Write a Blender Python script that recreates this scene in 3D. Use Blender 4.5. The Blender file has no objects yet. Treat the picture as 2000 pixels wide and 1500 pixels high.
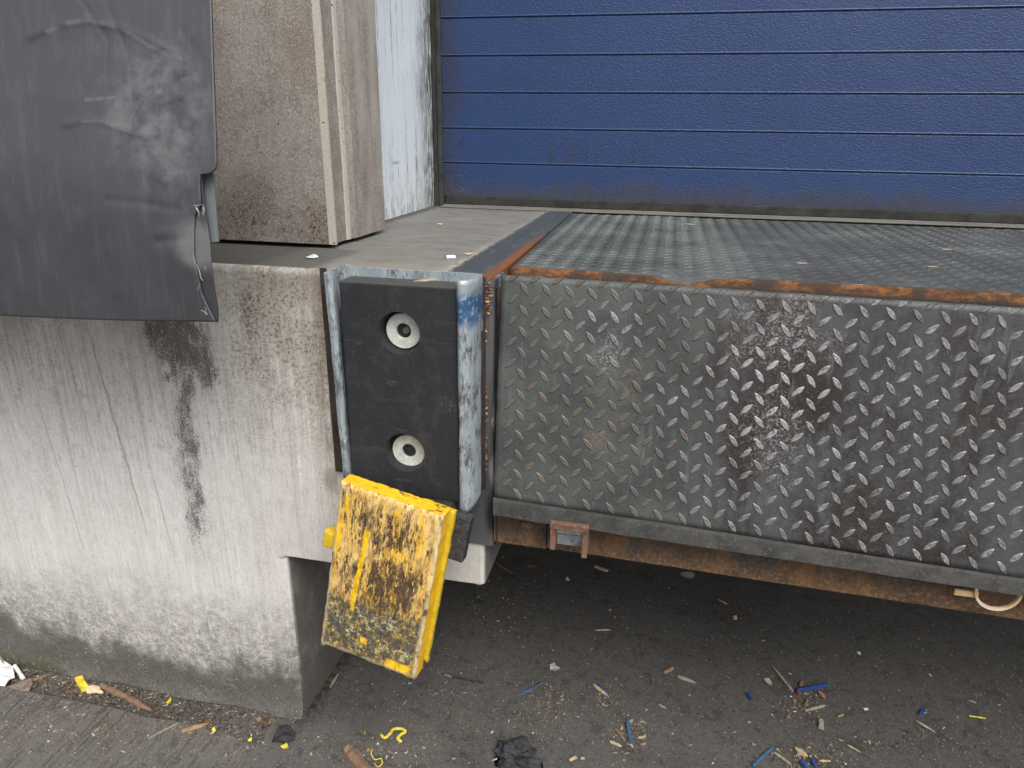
import bpy, bmesh, math, random
from mathutils import Vector, Matrix, noise
random.seed(7)
SC = bpy.context.scene
COL = SC.collection

# ------------------------------------------------------------------ camera
F0 = 1370.97
CP = Vector((.9422, -1.3071, 1.4685))
YAW, PITCH, ROLL = .2107, -.3447, .0139
_F = Vector((-math.sin(YAW)*math.cos(PITCH), math.cos(YAW)*math.cos(PITCH), math.sin(PITCH)))
_R0 = Vector((math.cos(YAW), math.sin(YAW), 0)); _U0 = _R0.cross(_F)
_R = _R0*math.cos(ROLL) + _U0*math.sin(ROLL); _U = -_R0*math.sin(ROLL) + _U0*math.cos(ROLL)
cam = bpy.data.cameras.new('camera'); cam.sensor_width = 36; cam.lens = F0/2000*36
cam.clip_start = .02; cam.clip_end = 2000
co = bpy.data.objects.new('camera', cam); COL.objects.link(co)
M3 = Matrix((_R, _U, -_F)).transposed().to_4x4(); M3.translation = CP
co.matrix_world = M3; SC.camera = co

# ------------------------------------------------------------------ world, sun, exposure
SUN_EL, SUN_AZ = math.radians(52), math.radians(148)
w = bpy.data.worlds.new("World"); SC.world = w; w.use_nodes = True
wt = w.node_tree; bg = wt.nodes['Background']
sky = wt.nodes.new('ShaderNodeTexSky'); sky.sky_type = 'NISHITA'; sky.sun_disc = False
sky.sun_elevation = SUN_EL; sky.sun_rotation = SUN_AZ; sky.dust_density = 5; sky.air_density = 1.0
hs = wt.nodes.new('ShaderNodeHueSaturation'); hs.inputs['Saturation'].default_value = .28
wt.links.new(sky.outputs[0], hs.inputs['Color']); wt.links.new(hs.outputs[0], bg.inputs[0])
bg.inputs[1].default_value = .12
sl = bpy.data.lights.new('sun', 'SUN'); sl.energy = 1.2; sl.angle = math.radians(35); sl.color = (1, .965, .92)
so = bpy.data.objects.new('sun', sl); COL.objects.link(so)
# sun_rotation is measured from +Y clockwise towards +X
sd = Vector((math.sin(SUN_AZ)*math.cos(SUN_EL), math.cos(SUN_AZ)*math.cos(SUN_EL), math.sin(SUN_EL)))
so.rotation_euler = sd.to_track_quat('Z', 'Y').to_euler()
SC.view_settings.view_transform = 'Standard'; SC.view_settings.look = 'None'
SC.view_settings.exposure = 0.85; SC.view_settings.gamma = 1

# ------------------------------------------------------------------ placing helper: where a sight line meets a real plane of the dock
def hit(u, v, ax, val):
    d = _F + _R*((u-1000)/F0) - _U*((v-750)/F0)
    i = 'xyz'.index(ax); t = (val-CP[i])/d[i]
    return CP + d*t

# ------------------------------------------------------------------ node helper
class G:
    def __init__(s, name, rough=.8, metal=0., spec=.4):
        s.m = bpy.data.materials.new(name); s.m.use_nodes = True; s.t = s.m.node_tree
        s.b = s.t.nodes['Principled BSDF']
        s.b.inputs['Roughness'].default_value = rough; s.b.inputs['Metallic'].default_value = metal
        s.b.inputs['Specular IOR Level'].default_value = spec
        g = s.t.nodes.new('ShaderNodeNewGeometry'); s.pos = g.outputs['Position']; s.nrm = g.outputs['Normal']
        x = s.t.nodes.new('ShaderNodeSeparateXYZ'); s.t.links.new(s.pos, x.inputs[0])
        s.x, s.y, s.z = x.outputs; s.nbump = None
    def put(s, sock, v):
        if isinstance(v, bpy.types.NodeSocket): s.t.links.new(v, sock)
        elif isinstance(v, tuple) and len(v) == 3 and sock.type == 'RGBA': sock.default_value = (*v, 1)
        else: sock.default_value = v
    def m_(s, op, a, b=0., c=0.):
        n = s.t.nodes.new('ShaderNodeMath'); n.operation = op
        s.put(n.inputs[0], a); s.put(n.inputs[1], b); s.put(n.inputs[2], c); return n.outputs[0]
    def mul(s, *a):
        r = a[0]
        for q in a[1:]: r = s.m_('MULTIPLY', r, q)
        return r
    def add(s, a, b): return s.m_('ADD', a, b)
    def sub(s, a, b): return s.m_('SUBTRACT', a, b)
    def mx(s, a, b): return s.m_('MAXIMUM', a, b)
    def mr(s, v, a, b, c=0., d=1., sm=True):
        n = s.t.nodes.new('ShaderNodeMapRange'); n.clamp = True
        if sm: n.interpolation_type = 'SMOOTHSTEP'
        s.put(n.inputs[0], v)
        for i, q in enumerate((a, b, c, d)): s.put(n.inputs[i+1], q)
        return n.outputs[0]
    def vec(s, st=(1, 1, 1), off=(0, 0, 0), rot=0, src=None):
        n = s.t.nodes.new('ShaderNodeMapping'); s.put(n.inputs[0], src or s.pos)
        n.inputs['Location'].default_value = off; n.inputs['Rotation'].default_value = (0, rot if isinstance(rot, float) else 0, 0) if not isinstance(rot, tuple) else rot
        n.inputs['Scale'].default_value = st
        return n.outputs[0]
    def nz(s, sc, det=4., ro=.6, st=(1, 1, 1), off=(0, 0, 0), dist=0., rot=0):
        n = s.t.nodes.new('ShaderNodeTexNoise'); s.put(n.inputs['Vector'], s.vec(st, off, rot))
        n.inputs['Scale'].default_value = sc; n.inputs['Detail'].default_value = det
        n.inputs['Roughness'].default_value = ro; n.inputs['Distortion'].default_value = dist
        return n.outputs['Fac']
    def vo(s, sc, st=(1, 1, 1), off=(0, 0, 0), feat='F1', rnd=1.):
        n = s.t.nodes.new('ShaderNodeTexVoronoi'); s.put(n.inputs['Vector'], s.vec(st, off)); n.feature = feat
        n.inputs['Scale'].default_value = sc; n.inputs['Randomness'].default_value = rnd
        return n.outputs['Distance']
    def mix(s, f, a, b, mode='MIX'):
        n = s.t.nodes.new('ShaderNodeMix'); n.data_type = 'RGBA'; n.blend_type = mode
        s.put(n.inputs[0], f); s.put(n.inputs[6], a); s.put(n.inputs[7], b); return n.outputs[2]
    def blob(s, ca, cb, ra, rb, ax='xz', soft=.7, warp=.5, wsc=12.):
        A = {'x': s.x, 'y': s.y, 'z': s.z}
        p = s.m_('DIVIDE', s.sub(A[ax[0]], ca), ra); q = s.m_('DIVIDE', s.sub(A[ax[1]], cb), rb)
        d = s.m_('SQRT', s.add(s.mul(p, p), s.mul(q, q)))
        if warp: d = s.add(d, s.mul(s.sub(s.nz(wsc, 5, .65), .5), warp*2))
        return s.mr(d, 1, 1-soft)
    def bump(s, h, dist=.002, st=1.):
        n = s.t.nodes.new('ShaderNodeBump'); n.inputs['Strength'].default_value = st
        n.inputs['Distance'].default_value = dist; s.put(n.inputs['Height'], h)
        if s.nbump: s.t.links.new(s.nbump, n.inputs['Normal'])
        s.nbump = n.outputs[0]
    def done(s, col, rough=None, metal=None):
        s.put(s.b.inputs['Base Color'], col)
        if rough is not None: s.put(s.b.inputs['Roughness'], rough)
        if metal is not None: s.put(s.b.inputs['Metallic'], metal)
        if s.nbump: s.t.links.new(s.nbump, s.b.inputs['Normal'])
        return s.m

# ------------------------------------------------------------------ materials
def mat_wall():
    g = G('weathered_wall_concrete', .9, spec=.2)
    c = g.mix(g.nz(3, 3, .5), (.50, .48, .46), (.655, .64, .622))
    c = g.mix(g.mul(g.mr(g.x, -.08, .30), .55), c, (.43, .415, .37))
    fine = g.nz(190, 6, .9); gr = g.nz(380, 3, .8)
    st = g.mr(g.nz(34, 4, .6, st=(1.6, 1, .04), rot=.05), .47, .66)             # vertical runs
    st2 = g.mr(g.nz(120, 5, .8, st=(1.6, 1, .10), rot=.04, off=(2, 0, 1)), .50, .60)
    amt = g.mr(g.add(g.z, g.mul(g.sub(g.nz(4, 4, .6), .5), .5)), .50, 1.0, .30, 1.)
    c = g.mix(g.mul(g.mx(st, g.mul(st2, .8)), g.mr(fine, .47, .56), amt, .8), c, (.14, .12, .10))
    c = g.mix(g.mul(st, amt, .18), c, (.30, .275, .25))
    c = g.mix(g.mul(g.mr(gr, .56, .68), g.mr(amt, .2, 1., .5, .9, False)), c, (.15, .13, .11))
    c = g.mix(g.mul(st2, .22), c, (.30, .28, .26))
    lt = g.mr(g.nz(60, 3, .6, st=(1.6, 1, .05), rot=.04, off=(7, 0, 1)), .58, .68); c = g.mix(g.mul(lt, .4), c, (.74, .72, .70)); c = g.mix(g.mul(g.mr(g.nz(45, 6, .9, st=(1, 1, .6)), .52, .60), g.mr(amt, .2, 1., .25, .6)), c, (.30, .27, .24))
    # brown mottling on the top right
    tr = g.mul(g.mr(g.z, .70, 1.05), g.mr(g.x, -.06, .10), g.mr(g.nz(11, 5, .7), .34, .60))
    c = g.mix(g.mul(tr, .5), c, (.31, .27, .22))
    c = g.mix(g.mul(tr, g.mr(g.nz(120, 4, .75), .48, .60), .8), c, (.09, .072, .055))
    c = g.mix(g.mul(g.blob(.09, 1.07, .035, .12, warp=.8), g.mr(g.nz(150, 4, .8), .42, .6), .8), c, (.05, .042, .036))
    c = g.mix(g.mul(g.mr(g.z, 1.13, 1.17), g.mr(g.nz(20, 4, .7), .3, .6), .5), c, (.24, .22, .19))
    c = g.mix(g.mul(g.mr(g.z, .84, 1.1), g.mr(g.x, .05, -.1), g.mr(g.nz(8, 4, .6, st=(1, 1, .5)), .32, .6), .60), c, (.31, .28, .25))
    # black mildew run below the curtain
    xs = g.add(-.125, g.mr(g.z, .55, 1.05, 0., .035))
    d = g.m_('ABSOLUTE', g.sub(g.add(g.x, g.mul(g.sub(g.nz(9, 4, .6), .5), .12)), xs))
    run = g.mul(g.mr(d, .066, .0), g.mr(g.z, .30, .62, 0., .8))
    run = g.mx(run, g.mul(g.blob(-.10, 1.02, .13, .14, warp=.6), .95))
    run = g.mx(run, g.mul(g.blob(-.04, .96, .05, .10, warp=.6), .9))
    rn = g.sub(g.add(g.mul(run, .225), g.add(g.mul(g.nz(260, 5, .9), .75), g.mul(g.nz(30, 5, .75, st=(1.3, 1, .45)), .45))), .0)
    c = g.mix(g.mul(g.mr(rn, .73, .79), g.mr(run, .02, .25), .85), c, (.045, .042, .041))
    c = g.mix(g.mul(run, .22), c, (.15, .145, .14))
    # a few long dark hairlines
    for x0, sl_, za, zb, k in ((-.27, .11, .50, 1.07, .6), (-.20, .09, .40, .72, .4), (-.38, .06, .7, 1.0, .4), (.02, .02, .6, .9, .3), (-.47, .1, .4, .9, .35)):
        xd = g.m_('ABSOLUTE', g.sub(g.add(g.x, g.mul(g.sub(g.nz(20, 3, .5), .5), .012)), g.add(x0, g.mul(g.sub(za, g.z), sl_))))
        c = g.mix(g.mul(g.mr(xd, .0040, .0), g.mul(g.mr(g.z, za-.05, za+.1), g.mr(g.z, zb, zb-.1)), g.mr(fine, .3, .55), k), c, (.10, .08, .06))
    # splash-up dirt at the foot: veined grime, then the dark band
    lim = g.add(g.mr(g.x, -.85, .1, .13, .15, False), g.mul(g.sub(g.nz(3.2, 7, .68), .5), .42))
    rz = g.sub(g.z, lim)
    vein = g.mr(g.m_('ABSOLUTE', g.sub(g.nz(13, 6, .68, dist=.7), .5)), .035, .0)
    gz_ = g.mr(rz, .28, .0)
    c = g.mix(g.mul(gz_, g.mr(g.nz(26, 5, .75), .34, .60), .62), c, (.20, .185, .17))
    c = g.mix(g.mul(gz_, g.mr(g.nz(70, 6, .88), .42, .58), .7), c, (.13, .12, .11))
    c = g.mix(g.mul(g.mr(rz, .24, .05), vein, .5), c, (.62, .59, .55))
    dk = g.mr(rz, .085, -.075)
    dkc = g.mix(g.nz(70, 5, .8), (.035, .032, .029), (.135, .125, .112)); dkc = g.mix(g.mul(g.mr(gr, .5, .62), .6), dkc, (.20, .19, .17))
    dkc = g.mix(g.mul(g.mr(g.nz(150, 6, .9), .50, .56), .55), dkc, (.022, .020, .018))
    c = g.mix(g.mul(g.mr(g.add(dk, g.mul(g.sub(g.nz(24, 7, .88), .5), .9)), .15, .95), .92), c, dkc)
    ws = g.mul(g.mr(g.vo(95), .17, .06), g.mr(g.nz(14, 3, .6), .46, .60), g.mr(g.z, .32, .20))
    c = g.mix(ws, c, (.60, .58, .55))
    ms = g.mul(g.mr(g.z, .065, .0), g.mx(g.mr(g.x, -.6, -.7), g.mul(g.mr(g.nz(9), .48, .62), .5)), g.mr(g.nz(90, 4, .7), .3, .6))
    c = g.mix(g.mul(ms, .8), c, (.045, .05, .012))
    # rusty bleed beside the bumper frame
    c = g.mix(g.mul(g.mr(g.x, .205, .262), g.mr(g.nz(30, 4, .7, st=(1, 1, .3)), .35, .65), g.mr(g.z, .74, .8), .75), c, (.15, .10, .06))
    c = g.mix(g.mul(g.blob(.247, .72, .035, .05), .5), c, (.12, .07, .04))
    # return face inside the pit: dirt all over, its shade painted in as well
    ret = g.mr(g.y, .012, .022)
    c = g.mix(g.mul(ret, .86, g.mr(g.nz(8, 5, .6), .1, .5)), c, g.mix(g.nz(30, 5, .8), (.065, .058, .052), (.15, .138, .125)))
    g.bump(g.nz(60, 4, .7), .003, .5); g.bump(fine, .0014, .7)
    g.bump(g.mr(g.vo(55), .14, .05), -.003, .35); g.bump(g.nz(34, 4, .6, st=(1.6, 1, .04), rot=.05), .0015, .4)
    g.bump(g.mul(vein, gz_), .003, .6)
    return g.done(c)

def mat_pillar():
    g = G('pillar_precast_concrete', .88, spec=.25)
    c = g.mix(g.nz(5, 4, .6), (.235, .215, .193), (.335, .315, .288))
    rd = g.mul(g.mr(g.nz(7, 6, .75, off=(3, 0, 0)), .42, .62), .6)
    c = g.mix(rd, c, (.175, .135, .112))
    c = g.mix(g.mul(g.mr(g.nz(26, 6, .85, off=(2, 8, 0)), .50, .62), .4), c, (.15, .125, .105))
    low = g.mul(g.mr(g.z, 1.40, 1.24), g.mr(g.y, .26, .25), g.mr(g.nz(9, 5, .7), .36, .6))
    c = g.mix(g.mul(low, .6), c, (.13, .095, .072))
    c = g.mix(g.mul(g.mr(g.nz(150, 6, .9), .49, .57), .65), c, (.13, .11, .095))
    c = g.mix(g.mul(g.mr(g.nz(50, 4, .7, st=(1, 1, .2), off=(1, 2, 3)), .5, .66), .35), c, (.15, .125, .105))
    c = g.mix(g.mul(low, g.mr(g.nz(120, 3, .8), .53, .6)), c, (.05, .036, .028))
    c = g.mix(g.mul(g.mr(g.nz(210, 3, .8, off=(7, 1, 2)), .54, .62), .5), c, (.50, .47, .42))
    c = g.mix(g.mul(g.mr(g.y, .33, .4), g.mr(g.nz(14, 4, .6, st=(1, 1, .18)), .4, .65), .45), c, (.42, .40, .36))
    pit = g.mr(g.vo(38), .085, .05)
    c = g.mix(g.mul(pit, g.mr(g.nz(11), .42, .56), .9), c, (.04, .03, .025))
    g.bump(g.nz(45, 5, .7), .003, .5); g.bump(g.nz(260, 3, .8), .0012, .7); g.bump(pit, -.003, .6)
    return g.done(c)

def mat_chamfer():
    g = G('pale_chamfer_concrete', .88, spec=.25)
    c = g.mix(g.nz(18, 4, .6, st=(1, 1, .3)), (.34, .315, .27), (.48, .455, .40))
    pit = g.mul(g.mr(g.vo(62), .16, .09), g.mr(g.nz(20), .44, .54))
    c = g.mix(g.mul(g.mr(g.nz(150, 3, .8), .54, .68), .6), c, (.2, .17, .14))
    c = g.mix(pit, c, (.05, .035, .025)); g.bump(g.nz(120, 4, .7), .002, .5); g.bump(pit, -.003, .7)
    return g.done(c)

def mat_reveal():
    g = G('flaking_pale_blue_paint', .62, spec=.35)
    c = g.mix(g.nz(6, 3, .5), (.56, .615, .66), (.66, .71, .75))
    drip = g.mul(g.mr(g.nz(20, 4, .6, st=(1, 1.6, .05)), .53, .66), g.mr(g.nz(90, 4, .8, st=(1, 1, .35)), .40, .60))
    c = g.mix(g.mul(drip, .85), c, (.10, .085, .065))
    brush = g.nz(120, 3, .7, st=(1, 1, .06)); c = g.mix(g.mul(g.mr(brush, .5, .7), .3), c, (.30, .32, .33))
    ed = g.mr(g.add(g.y, g.mul(g.sub(g.nz(10, 5, .7, st=(1, 1, .4)), .5), .28)), 1.10, 1.30)
    c = g.mix(g.mul(ed, g.mr(g.nz(70, 5, .8, st=(1, 1, .2)), .35, .58)), c, (.055, .05, .026))
    low = g.mul(g.mr(g.z, 1.34, 1.21), g.mr(g.nz(60, 4, .75, st=(1, 1, .3)), .45, .65))
    c = g.mix(g.mul(low, .6), c, (.16, .15, .12))
    c = g.mix(g.mul(g.blob(.93, 1.37, .05, .008, 'yz', warp=.2), .7), c, (.17, .33, .42))
    c = g.mix(g.mul(g.mr(g.vo(60), .12, .06), g.mr(g.nz(9), .5, .6)), c, (.08, .07, .05))
    g.bump(brush, .002, .5); g.bump(g.nz(30, 4, .6), .004, .4)
    return g.done(c)

def mat_floor():
    g = G('dock_floor_concrete', .72, spec=.35)
    c = g.mix(g.nz(5, 5, .65), (.105, .105, .095), (.215, .205, .185))
    c = g.mix(g.mul(g.mr(g.nz(16, 5, .7, st=(1, 2.5, 1)), .45, .7), .55), c, (.06, .065, .062))
    edge = g.mx(g.mr(g.x, .14, .08), g.mr(g.y, 1.15, 1.32))
    c = g.mix(g.mul(g.mr(g.add(edge, g.mul(g.sub(g.nz(14), .5), .9)), .3, 1.), .75), c, (.035, .035, .030))
    fr = g.mul(g.mr(g.add(g.y, g.mul(g.sub(g.nz(18, 4, .7), .5), .2)), .22, .02), g.mr(g.x, .2, .3))
    c = g.mix(g.mul(fr, .45), c, (.30, .27, .22))
    c = g.mix(g.mul(g.mr(g.nz(230, 3, .8), .54, .68), .45), c, (.32, .31, .28))
    sc_ = g.mul(g.mr(g.x, .485, .512), g.mr(g.nz(80, 4, .8), .47, .6), g.mr(g.y, .5, .1, .25, 1.))
    c = g.mix(sc_, c, (.46, .43, .36))
    led = g.mul(g.mr(g.x, .26, .22), g.mr(g.y, .25, .24))
    c = g.mix(g.mul(led, .75), c, (.085, .082, .075))
    g.bump(g.nz(50, 5, .7), .003, .45); g.bump(g.nz(300, 2, .7), .001, .5)
    return g.done(c, g.mr(g.nz(6), .3, .7, .55, .85))

def mat_asphalt():
    g = G('dusty_yard_asphalt', .93, spec=.2)
    c = g.mix(g.nz(2.2, 5, .6), (.068, .065, .060), (.118, .113, .106))
    fine = g.nz(260, 6, .9)
    c = g.mix(g.mul(g.mr(g.nz(60, 7, .9), .48, .58), .45), c, (.036, .034, .032))
    c = g.mix(g.mul(g.mr(fine, .50, .60), .6), c, (.19, .18, .168))
    c = g.mix(g.mul(g.mr(g.nz(200, 3, .7, off=(5, 5, 0)), .58, .7), .7), c, (.018, .017, .016))
    dust_or_sheen = g.mul(g.mr(g.y, .35, -.1), g.mr(g.nz(4, 5, .65), .36, .66))
    c = g.mix(g.mul(dust_or_sheen, .6), c, (.165, .158, .148))
    c = g.mix(g.mul(g.mr(g.nz(18, 6, .8, off=(0, 9, 0)), .52, .64), .5), c, (.030, .029, .027))
    spk = g.mul(g.mr(g.vo(150), .17, .08), g.mr(g.nz(12, 4, .6), .40, .58))
    c = g.mix(g.mul(spk, .7), c, (.36, .33, .27))
    # broom lines on the right of the pit
    br = g.mul(g.mr(g.nz(95, 3, .75, st=(1, .02, 1), rot=(0, 0, .05)), .56, .7), g.mr(g.x, 1.55, 1.85), g.mr(g.nz(5, 4, .6, off=(1, 2, 0)), .42, .62))
    c = g.mix(g.mul(br, .6), c, (.24, .23, .22))
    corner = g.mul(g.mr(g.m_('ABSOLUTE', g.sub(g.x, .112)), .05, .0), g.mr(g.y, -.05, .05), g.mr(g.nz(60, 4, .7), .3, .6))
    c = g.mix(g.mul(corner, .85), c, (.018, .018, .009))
    g.bump(g.nz(70, 6, .85), .006, .7); g.bump(fine, .004, .9); g.bump(g.nz(8, 3, .5), .01, .3); g.bump(br, .002, .6)
    return g.done(c)

def mat_apron():
    g = G('broomed_apron_concrete', .92, spec=.2)
    c = g.mix(g.nz(4, 5, .65), (.075, .070, .063), (.150, .141, .128))
    ln = g.nz(110, 6, .8, st=(1, .09, 1), rot=(0, 0, -.18), dist=.3)
    c = g.mix(g.mul(g.mr(ln, .48, .62), g.mr(g.nz(5, 5, .7), .30, .55), .8), c, (.034, .031, .026))
    c = g.mix(g.mul(g.mr(g.nz(16, 7, .85), .5, .6), .55), c, (.040, .037, .032))
    c = g.mix(g.mul(g.mr(g.nz(260, 3, .8), .55, .7), .6), c, (.26, .25, .225))
    c = g.mix(g.mul(g.blob(-.75, -.33, .2, .12, 'xy', 1), .5), c, (.24, .235, .22))
    g.bump(ln, .004, .5); g.bump(g.nz(300, 3, .8), .002, .7)
    return g.done(c)

def mat_door():
    g = G('embossed_blue_steel', .38, spec=.34)
    c = g.mix(g.nz(3, 3, .5), (.014, .034, .100), (.021, .046, .128))
    # dirt on the bottom strip; a darker tone towards the left jamb
    dn = g.nz(9, 5, .65)
    bot = g.mr(g.add(g.z, g.mul(g.sub(dn, .5), .13)), 1.325, 1.235)
    c = g.mix(g.mul(bot, .72), c, g.mix(g.nz(40, 4, .7), (.022, .020, .022), (.06, .056, .058)))
    lf = g.mul(g.mr(g.add(g.x, g.mul(g.sub(dn, .5), .18)), .21, .09), .6); c = g.mix(lf, c, (.03, .028, .036))
    up = g.mul(g.mr(g.nz(42, 4, .7, st=(1, 1, .05)), .46, .60), g.mul(g.mr(g.z, 1.358, 1.362), g.mr(g.add(g.z, g.mul(g.sub(g.nz(30, 2, .5, st=(1, 1, .01)), .5), .16)), 1.49, 1.37)), g.mul(g.mr(g.x, .35, .52), g.mr(g.x, .95, .75)))
    c = g.mix(g.mul(up, .8), c, (.022, .03, .06))
    c = g.mix(g.mul(g.mr(g.nz(30, 3, .6, st=(1, 1, .03)), .5, .72), .22), c, (.018, .03, .08))
    c = g.mix(g.mul(g.blob(.175, 1.425, .02, .02), .6), c, (.02, .022, .04))
    for cx, cz, r in ((.50, 1.265, .015), (.185, 1.255, .009), (.16, 1.285, .03)):
        p = g.sub(g.x, cx); q = g.sub(g.z, cz); d = g.m_('SQRT', g.add(g.mul(p, p), g.mul(q, q)))
        c = g.mix(g.mul(g.mr(g.m_('ABSOLUTE', g.sub(d, r)), .004, .001), g.mr(g.nz(60, 4, .8), .45, .6), .12), c, (.25, .26, .3))
    em = g.nz(170, 2, .55, st=(.8, 1, 1.25), dist=.6)
    g.bump(em, .0026, .7); g.bump(g.nz(3.5, 2, .5, st=(1, 1, .6)), .02, .25)
    return g.done(c, g.mr(bot, 0., 1., .40, .75))

def mat_flat(name, a, b, rough=.8, sc=30, bd=.002, st=(1, 1, 1), metal=0., spec=.3, spk=None):
    g = G(name, rough, metal, spec)
    c = g.mix(g.mr(g.nz(sc, 5, .65, st=st), .3, .7), a, b)
    if spk: c = g.mix(g.mul(g.mr(g.nz(sc*6, 3, .8), .55, .66), .7), c, spk)
    g.bump(g.nz(sc*2.5, 4, .7, st=st), bd, .6)
    return g.done(c)

def steel_grime(name, kind):
    """chequer plate of the leveller; kind: lip (vertical), deck (flat), stud_lip (its raised lozenges)"""
    g = G(name, .5, .0, .5)
    big = g.nz(7, 5, .62, off=(2, 0, 1))
    c = g.mix(g.mr(big, .35, .65), (.043, .048, .047), (.080, .086, .082))
    fine = g.nz(170, 4, .8)
    c = g.mix(g.mul(g.mr(g.nz(30, 6, .8), .45, .62), .5), c, (.042, .046, .052))
    c = g.mix(g.mul(g.mr(g.nz(12, 6, .75, off=(8, 0, 0)), .52, .66), .5), c, (.085, .080, .066))
    if kind == 'deck':
        c = g.mix(g.mr(g.nz(3.2, 4, .6), .35, .65), (.046, .053, .052), (.092, .104, .099))
        c = g.mix(g.mul(g.mr(g.nz(9, 5, .7, st=(1, .6, 1)), .5, .7), .7), c, (.040, .043, .054))
        c = g.mix(g.mul(g.mr(g.x, .95, 1.3), g.mr(g.nz(6, 6, .75), .36, .58), .65), c, (.036, .035, .040))
        c = g.mix(g.mul(g.mr(g.nz(60, 6, .85, st=(.6, 1, 1)), .5, .6), .5), c, (.034, .036, .038))
        c = g.mix(g.mul(g.mr(g.nz(150, 3, .8, st=(.35, 1, 1)), .60, .7), .55), c, (.24, .25, .24))
        c = g.mix(g.mul(g.mr(g.y, .149, .1465), g.mr(g.m_('ABSOLUTE', g.sub(g.x, .985)), .07, .13), g.mr(g.nz(12, 4, .7), .44, .52), .6), c, (.5, .48, .46))
        g.bump(g.nz(120, 3, .7), .0012, .5)
        return g.done(c, g.mr(fine, .3, .7, .55, .8), .05)
    rt = g.mr(g.add(g.x, g.mul(g.sub(g.nz(5, 5, .6, st=(1, 1, .7)), .5), .35)), .96, 1.12)      # where traffic has worn it dark
    br = g.mul(g.mr(g.nz(4.5, 6, .7, st=(1.3, 1, .55), off=(0, 0, 4)), .46, .62), rt)
    c = g.mix(g.mul(rt, .60), c, (.040, .041, .044))
    c = g.mix(g.mul(br, .85), c, (.018, .012, .010))
    c = g.mix(g.mul(g.mr(g.nz(60, 6, .85), .50, .60), rt, .4), c, (.066, .068, .070))
    c = g.mix(g.mul(g.mx(g.blob(1.20, 1.02, .13, .17, warp=.7), g.blob(1.12, .93, .05, .16, warp=.7)), .9), c, (.017, .010, .009))
    ru = g.mul(g.mr(g.nz(13, 6, .75, off=(0, 0, 9)), .52, .66), g.mx(g.blob(.87, 1.0, .10, .20, warp=.8), g.blob(1.02, .80, .10, .12, warp=.8)))
    c = g.mix(g.mul(ru, g.mr(fine, .42, .6), .9), c, (.19, .125, .08))
    c = g.mix(g.mul(g.blob(.83, 1.12, .06, .06, warp=.8), .6), c, (.032, .026, .032))
    sil = g.mul(g.mx(g.blob(1.155, 1.13, .12, .09, warp=.9), g.mx(g.mul(g.blob(1.17, .95, .09, .14, warp=.9), .85), g.blob(.855, 1.075, .05, .07, warp=.9))), g.mr(g.nz(210, 5, .85), .50, .60))
    c = g.mix(g.mul(sil, .7), c, (.33, .31, .31))
    bl = g.mul(g.mr(g.nz(8, 5, .7, st=(1.4, 1, .6), off=(5, 0, 0)), .54, .68), rt)
    c = g.mix(g.mul(bl, .6), c, (.085, .098, .108))
    c = g.mix(g.mul(g.mr(g.nz(260, 3, .85), .60, .68), .5), c, (.26, .25, .23))
    if kind == 'stud_lip':
        sh = g.mx(g.mr(g.add(g.x, g.mul(g.sub(g.nz(9, 4, .6), .5), .5)), .95, 1.12), g.blob(.84, 1.11, .11, .10, warp=.5))
        bare = g.mix(g.nz(150, 3, .8), (.16, .16, .165), (.50, .50, .51))
        pol = g.mx(g.mul(g.blob(1.17, 1.03, .16, .20, warp=.6), 1.), g.mr(g.nz(22, 5, .8, off=(1, 1, 7)), .42, .66, .25, .85))
        bare = g.mix(pol, g.mix(.5, c, (.13, .128, .125)), bare)
        dull = g.mix(g.mr(g.nz(16, 3), .4, .6), (.095, .086, .072), (.125, .095, .070))
        c = g.mix(g.mul(sh, g.mr(fine, .36, .5)), g.mix(.6, c, dull), bare)
        g.bump(g.nz(220, 3, .8), .001, .6)
        return g.done(c, g.mr(fine, .3, .7, .30, .55), g.mul(sh, .35))
    scr = g.mul(g.mr(g.nz(60, 5, .75, st=(1, 1, .05), rot=-.14, off=(3, 0, 0)), .56, .66), g.mr(g.nz(4, 3, .6, off=(2, 2, 0)), .45, .6)); c = g.mix(g.mul(scr, .5), c, (.13, .145, .15))
    wet = g.mul(g.mr(g.nz(10, 6, .75, st=(1.4, 1, .22), off=(6, 0, 2)), .50, .60), rt); c = g.mix(g.mul(wet, .5), c, (.020, .016, .015))
    g.bump(g.nz(35, 4, .7), .0015, .4); g.bump(fine, .0008, .6)
    return g.done(c, g.mr(fine, .3, .7, .42, .68), .2)

def rust(name, a=(.16, .062, .022), b=(.045, .028, .020), c3=(.26, .14, .06), amt=.5, st=(1, 1, 1), dark=(.05, .052, .05)):
    g = G(name, .85, 0, .25)
    c = g.mix(g.mr(g.nz(14, 5, .7, st=st), .38, .62), b, a)
    c = g.mix(g.mul(g.mr(g.nz(110, 4, .8), .52, .64), amt), c, c3)
    c = g.mix(g.mul(g.mr(g.nz(8, 4, .6, st=st, off=(4, 4, 4)), .5, .66), .7), c, dark)
    g.bump(g.nz(130, 4, .8), .003, .8)
    return g.done(c)

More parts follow.
